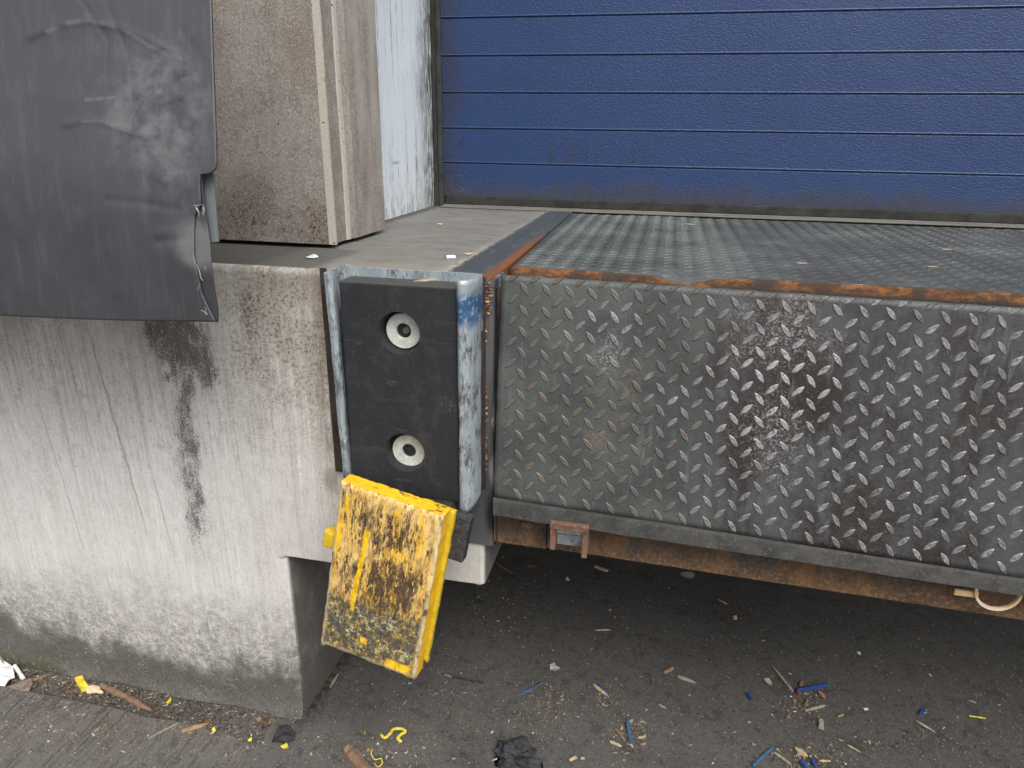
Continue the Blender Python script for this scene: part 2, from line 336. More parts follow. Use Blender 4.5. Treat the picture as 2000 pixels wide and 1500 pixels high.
def mat_beam():
    g = G('rusted_beam_steel', .85, 0, .25)
    c = g.mix(g.mr(g.nz(16, 5, .7, st=(1, 1, .6)), .36, .62), (.075, .048, .030), (.150, .085, .042))
    dk = g.mul(g.mr(g.nz(12, 7, .8, off=(3, 1, 1), st=(1, 1, .5)), .42, .58), g.mr(g.z, .600, .650, .45, 1.))
    c = g.mix(g.mul(dk, .85), c, (.040, .042, .043))
    c = g.mix(g.mul(g.mr(g.nz(110, 6, .85), .50, .60), g.mr(g.z, .66, .60, .25, .9)), c, (.26, .15, .08))
    c = g.mix(g.mul(g.mr(g.vo(70), .13, .07), g.mr(g.nz(12), .48, .58)), c, (.24, .09, .03))
    g.bump(g.nz(120, 4, .8), .004, .8)
    return g.done(c)

def mat_galv():
    g = G('scuffed_galvanised_steel', .42, .3, .5)
    c = g.mix(g.nz(20, 4, .6, st=(1, 1, .2)), (.22, .265, .295), (.42, .475, .51))
    sc_ = g.mul(g.mr(g.nz(42, 6, .8, st=(1, 1, .40), rot=.6), .47, .60), g.mr(g.nz(9, 3, .6), .36, .56))
    c = g.mix(g.mul(sc_, .9), c, (.045, .042, .038))
    c = g.mix(g.mul(g.mr(g.nz(120, 3, .8, st=(1, 1, .2)), .56, .66), .6), c, (.55, .58, .6))
    c = g.mix(g.mul(g.mr(g.nz(60, 4, .8, off=(2, 2, 2), st=(1, 1, .5)), .58, .68), .8), c, (.13, .075, .04))
    bl = g.mul(g.blob(.590, 1.155, .06, .045, 'xz', .6, .35, 40.), g.mr(g.x, .57, .575))
    c = g.mix(g.mul(bl, g.mr(g.nz(70, 4, .7), .34, .5)), c, (.035, .105, .22))
    g.bump(g.nz(40, 5, .7, st=(1, 1, .5), rot=.5), .003, .7)
    return g.done(c, g.mr(sc_, 0., 1., .36, .7), g.mr(sc_, 0., 1., .30, .05))

def mat_post():
    g = G('post_steel', .6, .2, .4)
    c = g.mix(g.nz(22, 4, .6, st=(1, 1, .3)), (.060, .062, .067), (.12, .122, .125))
    c = g.mix(g.mul(g.mr(g.nz(26, 4, .7, st=(1, 1, .25), off=(0, 0, 3)), .57, .63), g.mr(g.z, .7, .76)), c, (.45, .45, .44))
    c = g.mix(g.mul(g.mr(g.x, .624, .634), .7, g.mr(g.nz(20, 4, .6, st=(1, 1, .2)), .3, .5)), c, (.16, .075, .035))
    c = g.mix(g.mul(g.mr(g.z, 1.12, 1.15), g.mr(g.nz(50, 4, .7), .45, .6), .85), c, (.030, .075, .16))
    c = g.mix(g.mul(g.blob(.628, .685, .026, .075, warp=.15), .92), c, (.008, .008, .009))
    c = g.mix(g.mul(g.blob(.625, .79, .012, .05, warp=.3), .7), c, (.38, .40, .42))
    g.bump(g.nz(90, 4, .7), .002, .5)
    return g.done(c)

def mat_rubber():
    g = G('black_bumper_rubber', .62, 0, .35)
    c = g.mix(g.nz(12, 5, .65), (.011, .012, .0145), (.023, .0245, .028))
    c = g.mix(g.mul(g.mr(g.nz(22, 7, .85, st=(1, 1, .5)), .50, .62), .6), c, (.036, .036, .038))
    c = g.mix(g.mul(g.mr(g.nz(14, 5, .7, st=(.3, 1, 1.2), off=(3, 3, 3)), .56, .64), .4), c, (.045, .042, .042))
    c = g.mix(g.mul(g.mr(g.nz(240, 3, .8), .62, .7), .4), c, (.12, .12, .12))
    sc_ = g.mr(g.nz(70, 3, .6, st=(.14, 1, 1.2)), .66, .71); c = g.mix(g.mul(sc_, .5), c, (.06, .06, .064))
    for cx, cz, ra, rb in ((.437, .998, .014, .009), (.55, .96, .03, .02)):
        c = g.mix(g.mul(g.blob(cx, cz, ra, rb, warp=.9, wsc=60.), g.mr(g.nz(190, 3, .8), .48, .62), .4), c, (.14, .137, .13))
    c = g.mix(g.mul(g.mr(g.z, 1.1935, 1.1945), .6), c, (.075, .074, .068))
    g.bump(g.nz(25, 4, .6), .003, .35); g.bump(g.nz(250, 3, .8), .0008, .6)
    return g.done(c)

def mat_yellow():
    """worn yellow coating over a dark core: local frame of the block, x across, z along it, y through it"""
    g = G('worn_yellow_paint', .6, 0, .4)
    tc = g.t.nodes.new('ShaderNodeTexCoord'); g.pos = tc.outputs['Object']
    x = g.t.nodes.new('ShaderNodeSeparateXYZ'); g.t.links.new(g.pos, x.inputs[0]); g.x, g.y, g.z = x.outputs
    yel = g.mix(g.nz(14, 3, .5), (.70, .36, .008), (.84, .50, .015))
    pale = g.mix(g.nz(40, 4, .7, st=(1, 1, .35)), (.62, .38, .10), (.76, .57, .28))
    fr = g.mr(g.y, -.0485, -.0530)                                              # the worn face only
    wv = g.nz(26, 6, .72, st=(1.6, 1, .22), off=(1, 0, 3)); w2 = g.nz(34, 8, .82, st=(1.5, 1, .45), off=(4, 0, 0))
    lowz = g.mr(g.add(g.z, g.mul(g.sub(g.nz(20, 4, .7), .5), .08)), -.235, -.275)
    c = g.mix(g.mul(fr, g.mr(wv, .38, .56)), yel, pale)
    c = g.mix(g.mul(fr, g.mr(g.nz(80, 5, .8, st=(1.3, 1, .3)), .46, .60), .75), c, (.28, .17, .06))
    mid = g.mx(g.blob(.03, -.20, .10, .10, warp=.6), g.mx(g.mul(lowz, 1.05), g.mul(g.blob(-.02, -.07, .12, .06, warp=.6), .6)))
    mid = g.mx(mid, g.mul(g.blob(-.06, -.21, .05, .08, warp=.6), .6))
    D = g.add(g.add(g.mul(w2, .55), g.mul(g.nz(105, 8, .9, st=(1.7, 1, .35), off=(9, 0, 0)), .45)), g.mul(mid, .085))
    blk = g.mul(fr, g.mr(D, .540, .568))
    brn = g.mul(fr, g.mr(D, .508, .555)); c = g.mix(g.mul(brn, .75), c, (.30, .165, .05))
    c = g.mix(g.mul(blk, .95), c, g.mix(g.mr(g.nz(150, 5, .8), .4, .6), (.012, .010, .011), (.085, .052, .030)))
    blk2 = blk
    fl = g.mul(fr, g.mr(g.nz(36, 8, .85, st=(1.2, 1, .7), off=(0, 7, 7)), .565, .58), .95); c = g.mix(fl, c, g.mix(g.nz(30), (.80, .47, .05), (.82, .62, .26)))
    dlow = g.mul(fr, lowz, g.mr(g.nz(50, 8, .88, st=(1, 1, .8), off=(3, 3, 3)), .44, .52)); c = g.mix(g.mul(dlow, .85), c, g.mix(g.mr(g.nz(120, 5, .8), .4, .6), (.022, .024, .028), (.13, .13, .115)))
    c = g.mix(g.mul(fr, lowz, g.mr(g.nz(80, 7, .85, off=(6, 1, 6)), .53, .57), .85), c, g.mix(g.mr(g.nz(30, 4, .7), .45, .55), (.60, .42, .05), (.56, .50, .28)))
    # the intact stripe and a few smears
    for x0, xs_, za, zb, wd in ((-.040, .06, -.085, -.285, .0062), (-.090, .0, -.022, -.060, .004), (.070, .0, -.368, -.392, .032), (-.014, 0, -.34, -.355, .009), (-.100, .02, -.09, -.135, .006)):
        xx = g.m_('ABSOLUTE', g.sub(g.add(g.x, g.add(g.mul(g.sub(g.nz(60, 4), .5), .012), g.mul(g.add(g.z, .1), -xs_))), x0))
        s_ = g.mul(fr, g.mr(xx, wd, wd*.7), g.mr(g.z, za+.004, za-.004), g.mr(g.z, zb-.004, zb+.004)); c = g.mix(s_, c, (.86, .50, .008))
    # rubbed edges and the dirty top
    tp = g.mul(g.mr(g.z, -.008, -.001), g.mr(g.nz(24, 5, .75, st=(.6, 1, 1)), .54, .62)); c = g.mix(g.mul(tp, .85), c, (.06, .045, .02))
    eg = g.mul(g.mr(g.y, -.042, -.052), g.mx(g.mr(g.m_('ABSOLUTE', g.x), .099, .110), g.mr(g.z, -.380, -.394))); c = g.mix(g.mul(eg, g.mr(g.nz(40, 4, .7), .35, .5), .8), c, (.66, .54, .28))
    g.bump(g.mx(blk, blk2), -.003, .7); g.bump(wv, .004, .6); g.bump(g.nz(130, 4, .8), .002, .7); g.bump(fl, .0015, .8)
    return g.done(c, g.mr(blk, 0., 1., .5, .8))

def mat_curtain(name='curtain_sheet_vinyl', k=1.):
    g = G(name, .3, 0, .85)
    c = g.mix(g.nz(5, 4, .6), (.028*k, .029*k, .034*k), (.044*k, .045*k, .052*k))
    c = g.mix(g.mul(g.mr(g.nz(60, 3, .7, st=(1, 1, .12)), .5, .7), .35), c, (.075*k, .077*k, .083*k))
    sc_ = g.mul(g.mr(g.nz(26, 2, .5, st=(1, 1, .35), rot=.7), .655, .675), .0); c = g.mix(sc_, c, (.014, .014, .016))
    dust_or_sheen = g.mul(g.blob(.19, 1.48, .13, .14, warp=.7), g.mr(g.nz(26, 5, .7), .36, .66)); c = g.mix(g.mul(dust_or_sheen, .42), c, (.19, .19, .195))  # soft sheen highlight of the vinyl, painted as a pale blob
    pale_patch = g.blob(.235, 1.30, .05, .05, warp=.7); c = g.mix(g.mul(pale_patch, .5), c, (.20, .20, .205))  # smaller pale patch lower on the sheet
    FOLD_SHINE = [([(.005, 1.602), (.037, 1.612), (.073, 1.615), (.113, 1.609), (.147, 1.596), (.184, 1.579), (.230, 1.562)], .0055, .28), ([(.058, 1.475), (.09, 1.475), (.125, 1.465), (.169, 1.452)], .004, .25), ([(.065, 1.506), (.119, 1.510)], .004, .25)]  # highlights along the fold ridges, painted as pale lines
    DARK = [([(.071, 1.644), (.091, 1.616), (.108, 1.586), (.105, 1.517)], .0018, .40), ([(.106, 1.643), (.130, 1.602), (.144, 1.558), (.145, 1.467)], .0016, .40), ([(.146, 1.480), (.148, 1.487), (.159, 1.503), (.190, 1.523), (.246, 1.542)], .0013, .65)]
    for lst, cc in ((FOLD_SHINE, (.24, .24, .25)), (DARK, (.010, .010, .012))):
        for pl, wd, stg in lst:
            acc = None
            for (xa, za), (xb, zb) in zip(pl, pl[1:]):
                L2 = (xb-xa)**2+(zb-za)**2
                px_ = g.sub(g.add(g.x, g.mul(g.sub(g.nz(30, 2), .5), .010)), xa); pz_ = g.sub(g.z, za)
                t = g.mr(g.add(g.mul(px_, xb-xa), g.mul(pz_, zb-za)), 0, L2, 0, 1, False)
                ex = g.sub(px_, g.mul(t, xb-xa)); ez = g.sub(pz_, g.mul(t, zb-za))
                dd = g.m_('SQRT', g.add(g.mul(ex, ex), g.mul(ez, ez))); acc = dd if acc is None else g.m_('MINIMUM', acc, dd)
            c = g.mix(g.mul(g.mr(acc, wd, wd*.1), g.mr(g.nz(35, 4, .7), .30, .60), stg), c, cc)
    # fold creases
    w_ = g.t.nodes.new('ShaderNodeTexWave'); g.put(w_.inputs['Vector'], g.vec((1, 1, 1), rot=.5)); w_.inputs['Scale'].default_value = 1.6
    w_.inputs['Distortion'].default_value = 9; w_.inputs['Detail'].default_value = 4; w_.inputs['Detail Scale'].default_value = 1.3
    cr = g.mr(w_.outputs['Fac'], .04, .0)
    g.bump(g.nz(7, 3, .5, st=(1, 1, .6), dist=.8), .008, .35)
    g.bump(g.nz(60, 3, .6, st=(1, 1, .15)), .0012, .5); g.bump(g.nz(500, 2, .5), .0004, .5)
    return g.done(c, g.mr(g.nz(14, 4, .6), .3, .7, .24, .42))

M = {}
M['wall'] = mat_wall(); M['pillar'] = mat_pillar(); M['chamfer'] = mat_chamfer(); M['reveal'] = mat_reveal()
M['floor'] = mat_floor(); M['asphalt'] = mat_asphalt(); M['apron'] = mat_apron(); M['door'] = mat_door()
M['lip'] = steel_grime('lip_plate_steel', 'lip'); M['stud'] = steel_grime('worn_tread_steel', 'stud_lip'); M['deck'] = steel_grime('deck_plate_steel', 'deck')
M['beam'] = mat_beam(); M['galv'] = mat_galv(); M['post'] = mat_post(); M['rubber'] = mat_rubber(); M['yellow'] = mat_yellow()
M['curtain'] = mat_curtain(); M['hem'] = mat_curtain('curtain_hem_vinyl', .85)
M['hinge0'] = rust('orange_hinge_rust', (.155, .062, .022), (.050, .030, .020), (.24, .12, .055), .6, dark=(.018, .017, .016), st=(.7, 1, 3))
def mat_hinge():
    g = G('hinge_bar_rust', .85, 0, .25)
    c = g.mix(g.mr(g.nz(22, 6, .75, st=(.8, 1, 2)), .42, .60), (.065, .036, .022), (.215, .088, .028))
    dk = g.mx(g.mx(g.blob(.845, 1.18, .045, .09, warp=.25), g.blob(1.14, 1.18, .045, .09, warp=.25)), g.mx(g.blob(1.42, 1.18, .02, .09, warp=.3), g.mr(g.add(g.z, g.mul(g.sub(g.nz(20, 5, .7, st=(1, 1, 3)), .5), .03)), 1.189, 1.178)))
    c = g.mix(g.mul(dk, .88), c, g.mix(g.nz(70, 5, .8), (.018, .017, .016), (.060, .050, .040)))
    c = g.mix(g.mul(g.mr(g.nz(120, 5, .85), .54, .62), .7), c, (.030, .020, .015))
    g.bump(g.nz(90, 5, .8), .004, .9)
    return g.done(c)
M['hinge'] = mat_hinge()
M['weld'] = rust('rusty_weld', (.13, .06, .03), (.05, .03, .02), (.50, .42, .30), 1.)
M['rustdark'] = rust('dark_rust', (.048, .030, .023), (.025, .019, .017), (.085, .05, .03), .4)
M['keeper'] = rust('keeper_rust', (.17, .085, .055), (.10, .060, .045), (.28, .18, .13), .6, dark=(.14, .13, .13))
M['seal'] = mat_flat('rubber_seal', (.014, .014, .013), (.035, .035, .030), .7, 20)
M['thr'] = mat_flat('threshold_steel', (.10, .10, .085), (.16, .155, .135), .7, 20, st=(.3, 1, 1))
M['jamb'] = mat_flat('jamb_dark_steel', (.022, .024, .026), (.045, .047, .05), .55, 30)
M['zinc'] = mat_flat('dusty_zinc', (.42, .44, .40), (.60, .62, .56), .6, 60, .001, metal=.15, spk=(.26, .26, .22))
M['hole'] = mat_flat('hole_gap_shade', (.010, .010, .010), (.03, .03, .028), .8, 60)  # near-black colour standing in for shade in the bolt holes and pillar gap
M['bolt'] = mat_flat('grey_bolt', (.06, .07, .06), (.13, .14, .12), .6, 60, metal=.3)
M['strip'] = mat_flat('grey_batten_vinyl', (.075, .085, .092), (.125, .138, .145), .5, 40, st=(1, 1, .08))
M['ringpaint'] = mat_flat('yellowed_white_enamel', (.66, .62, .55), (.62, .36, .12), .5, 22)
M['lipedge'] = steel_grime('lip_edge_steel', 'lip')
M['lbk'] = mat_flat('scratched_black_steel', (.012, .012, .013), (.045, .045, .046), .5, 70, spk=(.20, .20, .20))
M['angle'] = None
def mat_angle():
    g = G('edge_angle_steel', .5, .35, .45)
    c = g.mix(g.nz(14, 4, .6, st=(3, .35, 1)), (.045, .053, .058), (.095, .108, .112))
    c = g.mix(g.mul(g.mr(g.nz(55, 4, .7, st=(1, .4, 1), rot=(0, 0, .6)), .56, .66), .6), c, (.17, .18, .18))
    c = g.mix(g.mul(g.mr(g.add(g.x, g.mul(g.sub(g.nz(20, 4), .5), .03)), .585, .612), g.mr(g.y, .75, .35), .95), c, g.mix(g.nz(60, 4, .7), (.16, .06, .025), (.32, .13, .05)))
    c = g.mix(g.mul(g.mr(g.x, .53, .519), g.mr(g.nz(60, 4, .7), .42, .56), .8), c, (.34, .31, .26))
    g.bump(g.nz(90, 4, .7), .001, .5)
    return g.done(c)
M['angle'] = mat_angle()
def simple(name, col, r=.75, k=.6, sc=60):
    M[name] = mat_flat(name, tuple(q*k for q in col), col, r, sc, .002, (1, 1, 1))
simple('pale_wood', (.44, .34, .22)); simple('brown_wood', (.20, .13, .085)); simple('orange_wood', (.33, .20, .11)); simple('grey_wood', (.30, .27, .20))
simple('dark_wood', (.10, .055, .035)); simple('blue_plastic', (.025, .06, .21), .5); simple('blue_paint_wood', (.05, .11, .19)); simple('yellow_peel', (.75, .60, .06), .5)
simple('white_plastic', (.74, .74, .72), .4, .85); simple('grey_paper', (.42, .38, .34), .8); simple('black_rubber_scrap', (.04, .042, .046), .7, .4, 90)
simple('cardboard', (.22, .17, .14)); simple('moss', (.07, .075, .02), .95); simple('foam', (.66, .52, .34), .9); simple('grit', (.30, .28, .25)); simple('red_plastic', (.25, .035, .03), .5)

# ------------------------------------------------------------------ object helpers
def tag(o, label=None, cat=None, group=None, kind=None):
    if label: o['label'] = label
    if cat: o['category'] = cat
    if group: o['group'] = group
    if kind: o['kind'] = kind
    return o
def thing(name, loc, label, cat, group=None):
    o = bpy.data.objects.new(name, None); COL.objects.link(o); o.location = loc; o.empty_display_size = .05
    return tag(o, label, cat, group)
def link(name, me, mats, parent=None, loc=None, smooth=False):
    """me in world coordinates; origin moved to loc (or to the parent's origin)"""
    o = bpy.data.objects.new(name, me); COL.objects.link(o)
    for m in (mats if isinstance(mats, (list, tuple)) else [mats]): me.materials.append(m)
    if smooth:
        for p in me.polygons: p.use_smooth = len(p.vertices) < 6
    if parent is not None:
        base = Vector(parent.location); pp = parent.parent
        while pp is not None: base += Vector(pp.location); pp = pp.parent
        me.transform(Matrix.Translation(-base)); o.parent = parent
    elif loc is not None:
        me.transform(Matrix.Translation(-Vector(loc))); o.location = loc
    return o
def tomesh(bm, name='m'):
    bmesh.ops.recalc_face_normals(bm, faces=bm.faces)
    me = bpy.data.meshes.new(name); bm.to_mesh(me); bm.free(); return me
def box(bm, a, b, bev=0., seg=2):
    r = bmesh.ops.create_cube(bm, size=1)
    vs = r['verts']
    for v in vs: v.co = Vector([(a[i]+b[i])/2 + v.co[i]*(b[i]-a[i]) for i in range(3)])
    if bev:
        es = list({e for v in vs for e in v.link_edges})
        bmesh.ops.bevel(bm, geom=es, offset=bev, segments=seg, affect='EDGES', profile=.5)
    return bm
def mbox(a, b, bev=0., seg=2): return tomesh(box(bmesh.new(), a, b, bev, seg))
def prism(bm, poly, vec):
    """closed polygon (world points) extruded along vec"""
    v0 = [bm.verts.new(p) for p in poly]; v1 = [bm.verts.new(Vector(p)+Vector(vec)) for p in poly]
    bm.faces.new(v0); bm.faces.new(v1[::-1])
    n = len(poly)
    for i in range(n): bm.faces.new((v0[i], v1[i], v1[(i+1) % n], v0[(i+1) % n]))
    return bm
def sweep(prof, zs, f=None):
    """profile (x,y) closed, stacked over zs; f(x,y,z,i)->point"""
    bm = bmesh.new(); rings = []
    for z in zs:
        rings.append([bm.verts.new(f(x, y, z, i) if f else (x, y, z)) for i, (x, y) in enumerate(prof)])
    n = len(prof)
    for a, b in zip(rings, rings[1:]):
        for i in range(n): bm.faces.new((a[i], a[(i+1) % n], b[(i+1) % n], b[i]))
    bm.faces.new(rings[0][::-1]); bm.faces.new(rings[-1])
    me = tomesh(bm); return me
def N(p, s=1.): return noise.noise(Vector(p)*s)
def lin(a, b, n): return [a+(b-a)*i/(n-1) for i in range(n)]

# ================================================================== SETTING
H = 1.2
# yard ground, one sheet to the horizon with a denser patch by the dock
bm = bmesh.new()
xs = [-300, -60, -12, -4] + lin(-2, 4, 61) + [8, 30, 300]; ys = [-300, -60, -12, -4] + lin(-1.5, 2.2, 38) + [4, 30, 300]
gv = [[bm.verts.new((x, y, .004*N((x, y, 0), 2.2) + .0015*N((x, y, 3), 9) - .004 if abs(x) < 5 and abs(y) < 3 else -.004)) for x in xs] for y in ys]
for j in range(len(ys)-1):
    for i in range(len(xs)-1): bm.faces.new((gv[j][i], gv[j][i+1], gv[j+1][i+1], gv[j+1][i]))
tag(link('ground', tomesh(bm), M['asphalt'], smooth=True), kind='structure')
# broomed concrete apron with a broken edge
bm = bmesh.new(); edge = []
for i in range(60):
    x = .07 - i*.03; y = -.092 - .010*N((x*9, 1, 0)) - .006*N((x*40, 2, 0)) - (max(0, x+.04)**2)*14
    edge.append((x, y))
def az(x, y): return .0068*min(1, max(0, (.03-x)/.22)) - .0045*(1-min(1, max(0, (.03-x)/.22))) + .0012*N((x*14, y*14, 4))
rows = []
for x, y in edge:
    rows.append([bm.verts.new((x, y+.004, -.012)), bm.verts.new((x, y, az(x, y)-.002))] + [bm.verts.new((x, y-.004-.05*k, az(x, y-.05*k))) for k in range(27)])
for a_, b_ in zip(rows, rows[1:]):
    for i in range(len(a_)-1): bm.faces.new((a_[i], a_[i+1], b_[i+1], b_[i]))
tag(link('apron', tomesh(bm), M['apron']), kind='structure')

# ------------------------------------------------------------------ dock wall: front wall and the beam over the tail-lift pit
zo, xo, xe = .493, .108, .603
wall = thing('dock_wall', (-1.2, .1, 0), 'stained pale concrete retaining wall of the dock with a dark dirty foot', 'wall')
def wy(x, z):
    y = .0025*N((x*3, z*3, 0)) + .0008*N((x*25, z*25, 5))
    if x < xo+.0001: y -= .016*max(0, 1-z/.045)**2*(.7+.7*N((x*6, 0, 0)))
    t = max(0, (z-(H-.0155))/.014); y += .012*(1-math.sqrt(max(0, 1-t*t)))
    if z < zo: y += .007*max(0, min(1, (x-(xo-.022))/.020))**1.0        # worn splay along the pit opening
    return y
bm = bmesh.new()
gx = lin(-2.4, -.9, 30)[:-1] + lin(-.9, xo, 110) + lin(xo+.004, xe, 60); gzs = lin(0, zo, 70) + lin(zo+.005, H-.0155, 80) + [H-.013, H-.010, H-.007, H-.004, H-.0015]
jo = 69; io = 29+109
V = {}
def vv_(i, j):
    if (i, j) not in V:
        x, z = gx[i], gzs[j]
        if j == jo and i > io:
            z += .004*N((x*22, 0, 0)) + .002*N((x*60, 3, 0)) - .008*math.exp(-((x-.588)/.010)**2) + .005*math.exp(-((x-.56)/.012)**2)
            z = min(z, zo+.004)
        y = wy(x, z) + (.005 if (j == jo and i >= io) else 0) + (.005 if i == len(gx)-1 else 0)
        V[(i, j)] = bm.verts.new((x, y, z))
    return V[(i, j)]
for j in range(len(gzs)-1):
    for i in range(len(gx)-1):
        if i >= io and j < jo: continue
        bm.faces.new((vv_(i, j), vv_(i+1, j), vv_(i+1, j+1), vv_(i, j+1)))
def back(loop):
    bk = [bm.verts.new((v.co.x, .30, v.co.z)) for v in loop]
    for a, b, c, d in zip(loop, loop[1:], bk[1:], bk): bm.faces.new((a, b, c, d))
    return bk
loop = [vv_(0, 0)] + [vv_(i, 0) for i in range(1, io+1)] + [vv_(io, j) for j in range(1, jo+1)] + [vv_(i, jo) for i in range(io+1, len(gx))] + [vv_(len(gx)-1, j) for j in range(jo+1, len(gzs))] + [vv_(i, len(gzs)-1) for i in range(len(gx)-2, -1, -1)]
bk = back(loop); bm.faces.new(bk)
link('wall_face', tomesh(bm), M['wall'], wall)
# floor slab of the dock, with the leveller pit cut out of it
bm = bmesh.new()
box(bm, (-2.4, .012, H-.16), (xe-.085, 1.5, H+.0), .006)
tag(link('dock_floor', tomesh(bm), M['floor']), kind='structure')
bm = bmesh.new(); box(bm, (-2.4, 1.5, H-.16), (3.6, 6, H-.001)); box(bm, (2.72, .012, H-.16), (3.6, 1.499, H)); 
box(bm, (-2.4, 2.2, -.1), (3.6, 2.4, H-.161))  # unseen back wall of the pit, added to keep the light inside dim
tag(link('dock_floor_rear_and_unseen_wall', tomesh(bm), M['floor']), kind='structure')

# ------------------------------------------------------------------ pillar
pil = thing('concrete_pillar', (0, .45, H), 'tall brownish grey precast concrete pillar standing on the dock ledge', 'pillar')
z0, z1 = H+.0105, 3.6
body = [(-1.6, .247), (.1605, .247), (.1790, .2485), (.1665, .262), (.1640, .330), (.1700, .3445), (.1655, .3595), (.1740, .40), (.1750, .560), (-1.6, .560)]
def pf(x, y, z, i):
    k = .0012*N((x*7, y*7, z*5)) if x > -1 else 0
    return (x+k, y+k, z + (.0 if i else 0))
def panel(prof, name, mat):
    return link(name, sweep(prof, lin(z0, z1, 60), pf), mat, pil)
panel([(-1.6, .247), (.1600, .247), (.1625, .335), (.1630, .560), (-1.6, .560)], 'shaft', M['pillar'])
panel([(.1602, .2465), (.1790, .2470), (.1780, .2530), (.1690, .2570), (.1635, .2570)], 'chamfer', M['chamfer'])
panel([(.1627, .2571), (.1665, .2571), (.1655, .3300), (.1627, .3300)], 'flank', M['pillar'])
panel([(.1630, .3302), (.1688, .3322), (.1705, .345), (.1672, .3600), (.1630, .3600)], 'rib', M['chamfer'])
panel([(.1632, .3602), (.1700, .3602), (.1750, .3750), (.1760, .5600), (.1632, .5600)], 'side_face', M['pillar'])
# near-black filler that paints the shade in the gap under the pillar
tag(link('gap_shade_fill', mbox((-1.6, .275, H+.0003), (.150, .545, H+.0102)), M['hole']), 'near-black filler standing in for the shade in the gap under the concrete pillar', 'filler')

# ------------------------------------------------------------------ painted reveal wall
rv = thing('painted_wall', (0, .95, H), 'pale blue painted reveal wall with brown drips between pillar and door', 'wall')
bm = bmesh.new(); g = []
for z in lin(H+.0005, 3.6, 60):
    g.append([bm.verts.new((.070+.0018*N((0, y*6, z*5)), y, z + (.004*abs(N((0, y*30, 0))) if z < H+.001 else 0))) for y in lin(.5615, 1.322, 26)])
for j in range(59):
    for i in range(25): bm.faces.new((g[j][i], g[j][i+1], g[j+1][i+1], g[j+1][i]))
a = [bm.verts.new((-.2, y, z)) for y, z in ((.5615, H+.0005), (1.322, H+.0005), (1.322, 3.6), (.5615, 3.6))]
bm.faces.new([g[0][i] for i in range(26)] + [a[1], a[0]]); bm.faces.new([g[-1][i] for i in range(26)] + [a[2], a[3]]); bm.faces.new(a)
bm.faces.new([r[0] for r in g] + [a[3], a[0]]); bm.faces.new([r[-1] for r in g] + [a[2], a[1]])
link('painted_face', tomesh(bm), M['reveal'], rv)

# ------------------------------------------------------------------ blue sectional door
yd = 1.328
door = thing('sectional_door', (1.6, yd, H), 'blue ribbed sectional overhead door, closed behind the chequer plate deck', 'door')
bm = bmesh.new(); pts = []
zr = 1.2385; pitch = .1208
z = zr
prof = [(0, zr)]
while z < 3.6:
    prof += [(0, z+.006), (0, z+pitch-.0065), (.0012, z+pitch-.0050), (.0052, z+pitch-.0030), (.0052, z+pitch-.0012), (-.0010, z+pitch+.0006), (-.0012, z+pitch+.0020), (0, z+pitch+.0045)]
    z += pitch
fr = [[bm.verts.new((x, yd+dy, zz)) for x in lin(.100, 3.1, 8)] for dy, zz in prof]
for a, b in zip(fr, fr[1:]):
    for i in range(7): bm.faces.new((a[i], a[i+1], b[i+1], b[i]))
link('panel', tomesh(bm), M['door'], door)
link('panel_core', mbox((.101, yd+.008, zr), (3.1, yd+.04, 3.6)), M['seal'], door)
sm = link('bottom_seal', mbox((.112, yd-.006, H+.0080), (3.1, yd+.006, zr-.0012), .002), M['seal'], door)
link('seal_lip', mbox((.106, yd-.010, H+.0005), (3.1, yd+.004, H+.0072), .002), M['thr'], door)
jm = thing('door_jamb', (.09, yd, H), 'dark steel side frame strip left of the blue door', 'door frame')
link('channel', mbox((.0735, yd-.020, H+.0005), (.0875, yd+.04, 3.6), .001), M['seal'], jm)
link('face_strip', mbox((.088, yd-.012, H+.0005), (.1045, yd+.04, 3.6), .0015), M['jamb'], jm)
tag(link('threshold', mbox((.110, yd-.075, H+.0006), (2.7, yd-.014, H+.0056), .002), M['thr']), 'thin pale steel threshold strip in front of the blue door', 'threshold')

# ------------------------------------------------------------------ pit edge frame: top angle + post
fm = thing('pit_edge_frame', (.6, .1, .6), 'grey steel angle frame with blue paint and rust along the deck edge', 'steel frame')
bm = bmesh.new(); L = []
for k, y in enumerate(lin(-.001, 1.25, 40)):
    xr = .618 + .0015*N((0, y*9, 0)) - .004*max(0, 1-y/.03) - .012*max(0, (y-.2))
    L.append([bm.verts.new(p) for p in ((.5185, y, H+.0025), (xr-.003, y, H+.003), (xr, y, H-.001), (xr, y, H-.05), (xr-.008, y, H-.05), (xr-.008, y, H-.008), (.5185, y, H-.008))])
for a, b in zip(L, L[1:]):
    for i in range(7): bm.faces.new((a[i], a[(i+1) % 7], b[(i+1) % 7], b[i]))
bm.faces.new(L[0]); bm.faces.new(L[-1][::-1])
link('top_angle', tomesh(bm), M['angle'], fm)
def postf(x, y, z, i):
    t = max(0, .72-z)
    return (x, y - .002*N((x*20, z*9, 0)), z)
link('post', sweep([(.540, -.0045), (.618, -.0050), (.624, -.003), (.626, .002), (.626, .09), (.618, .09), (.618, .004), (.540, .004)], lin(.606, H-.002, 50), postf), M['post'], fm)
link('post_flange', sweep([(.6265, .003), (.634, -.006), (.637, -.004), (.637, .002), (.630, .010)], lin(.608, 1.185, 30), postf), M['rustdark'], fm)
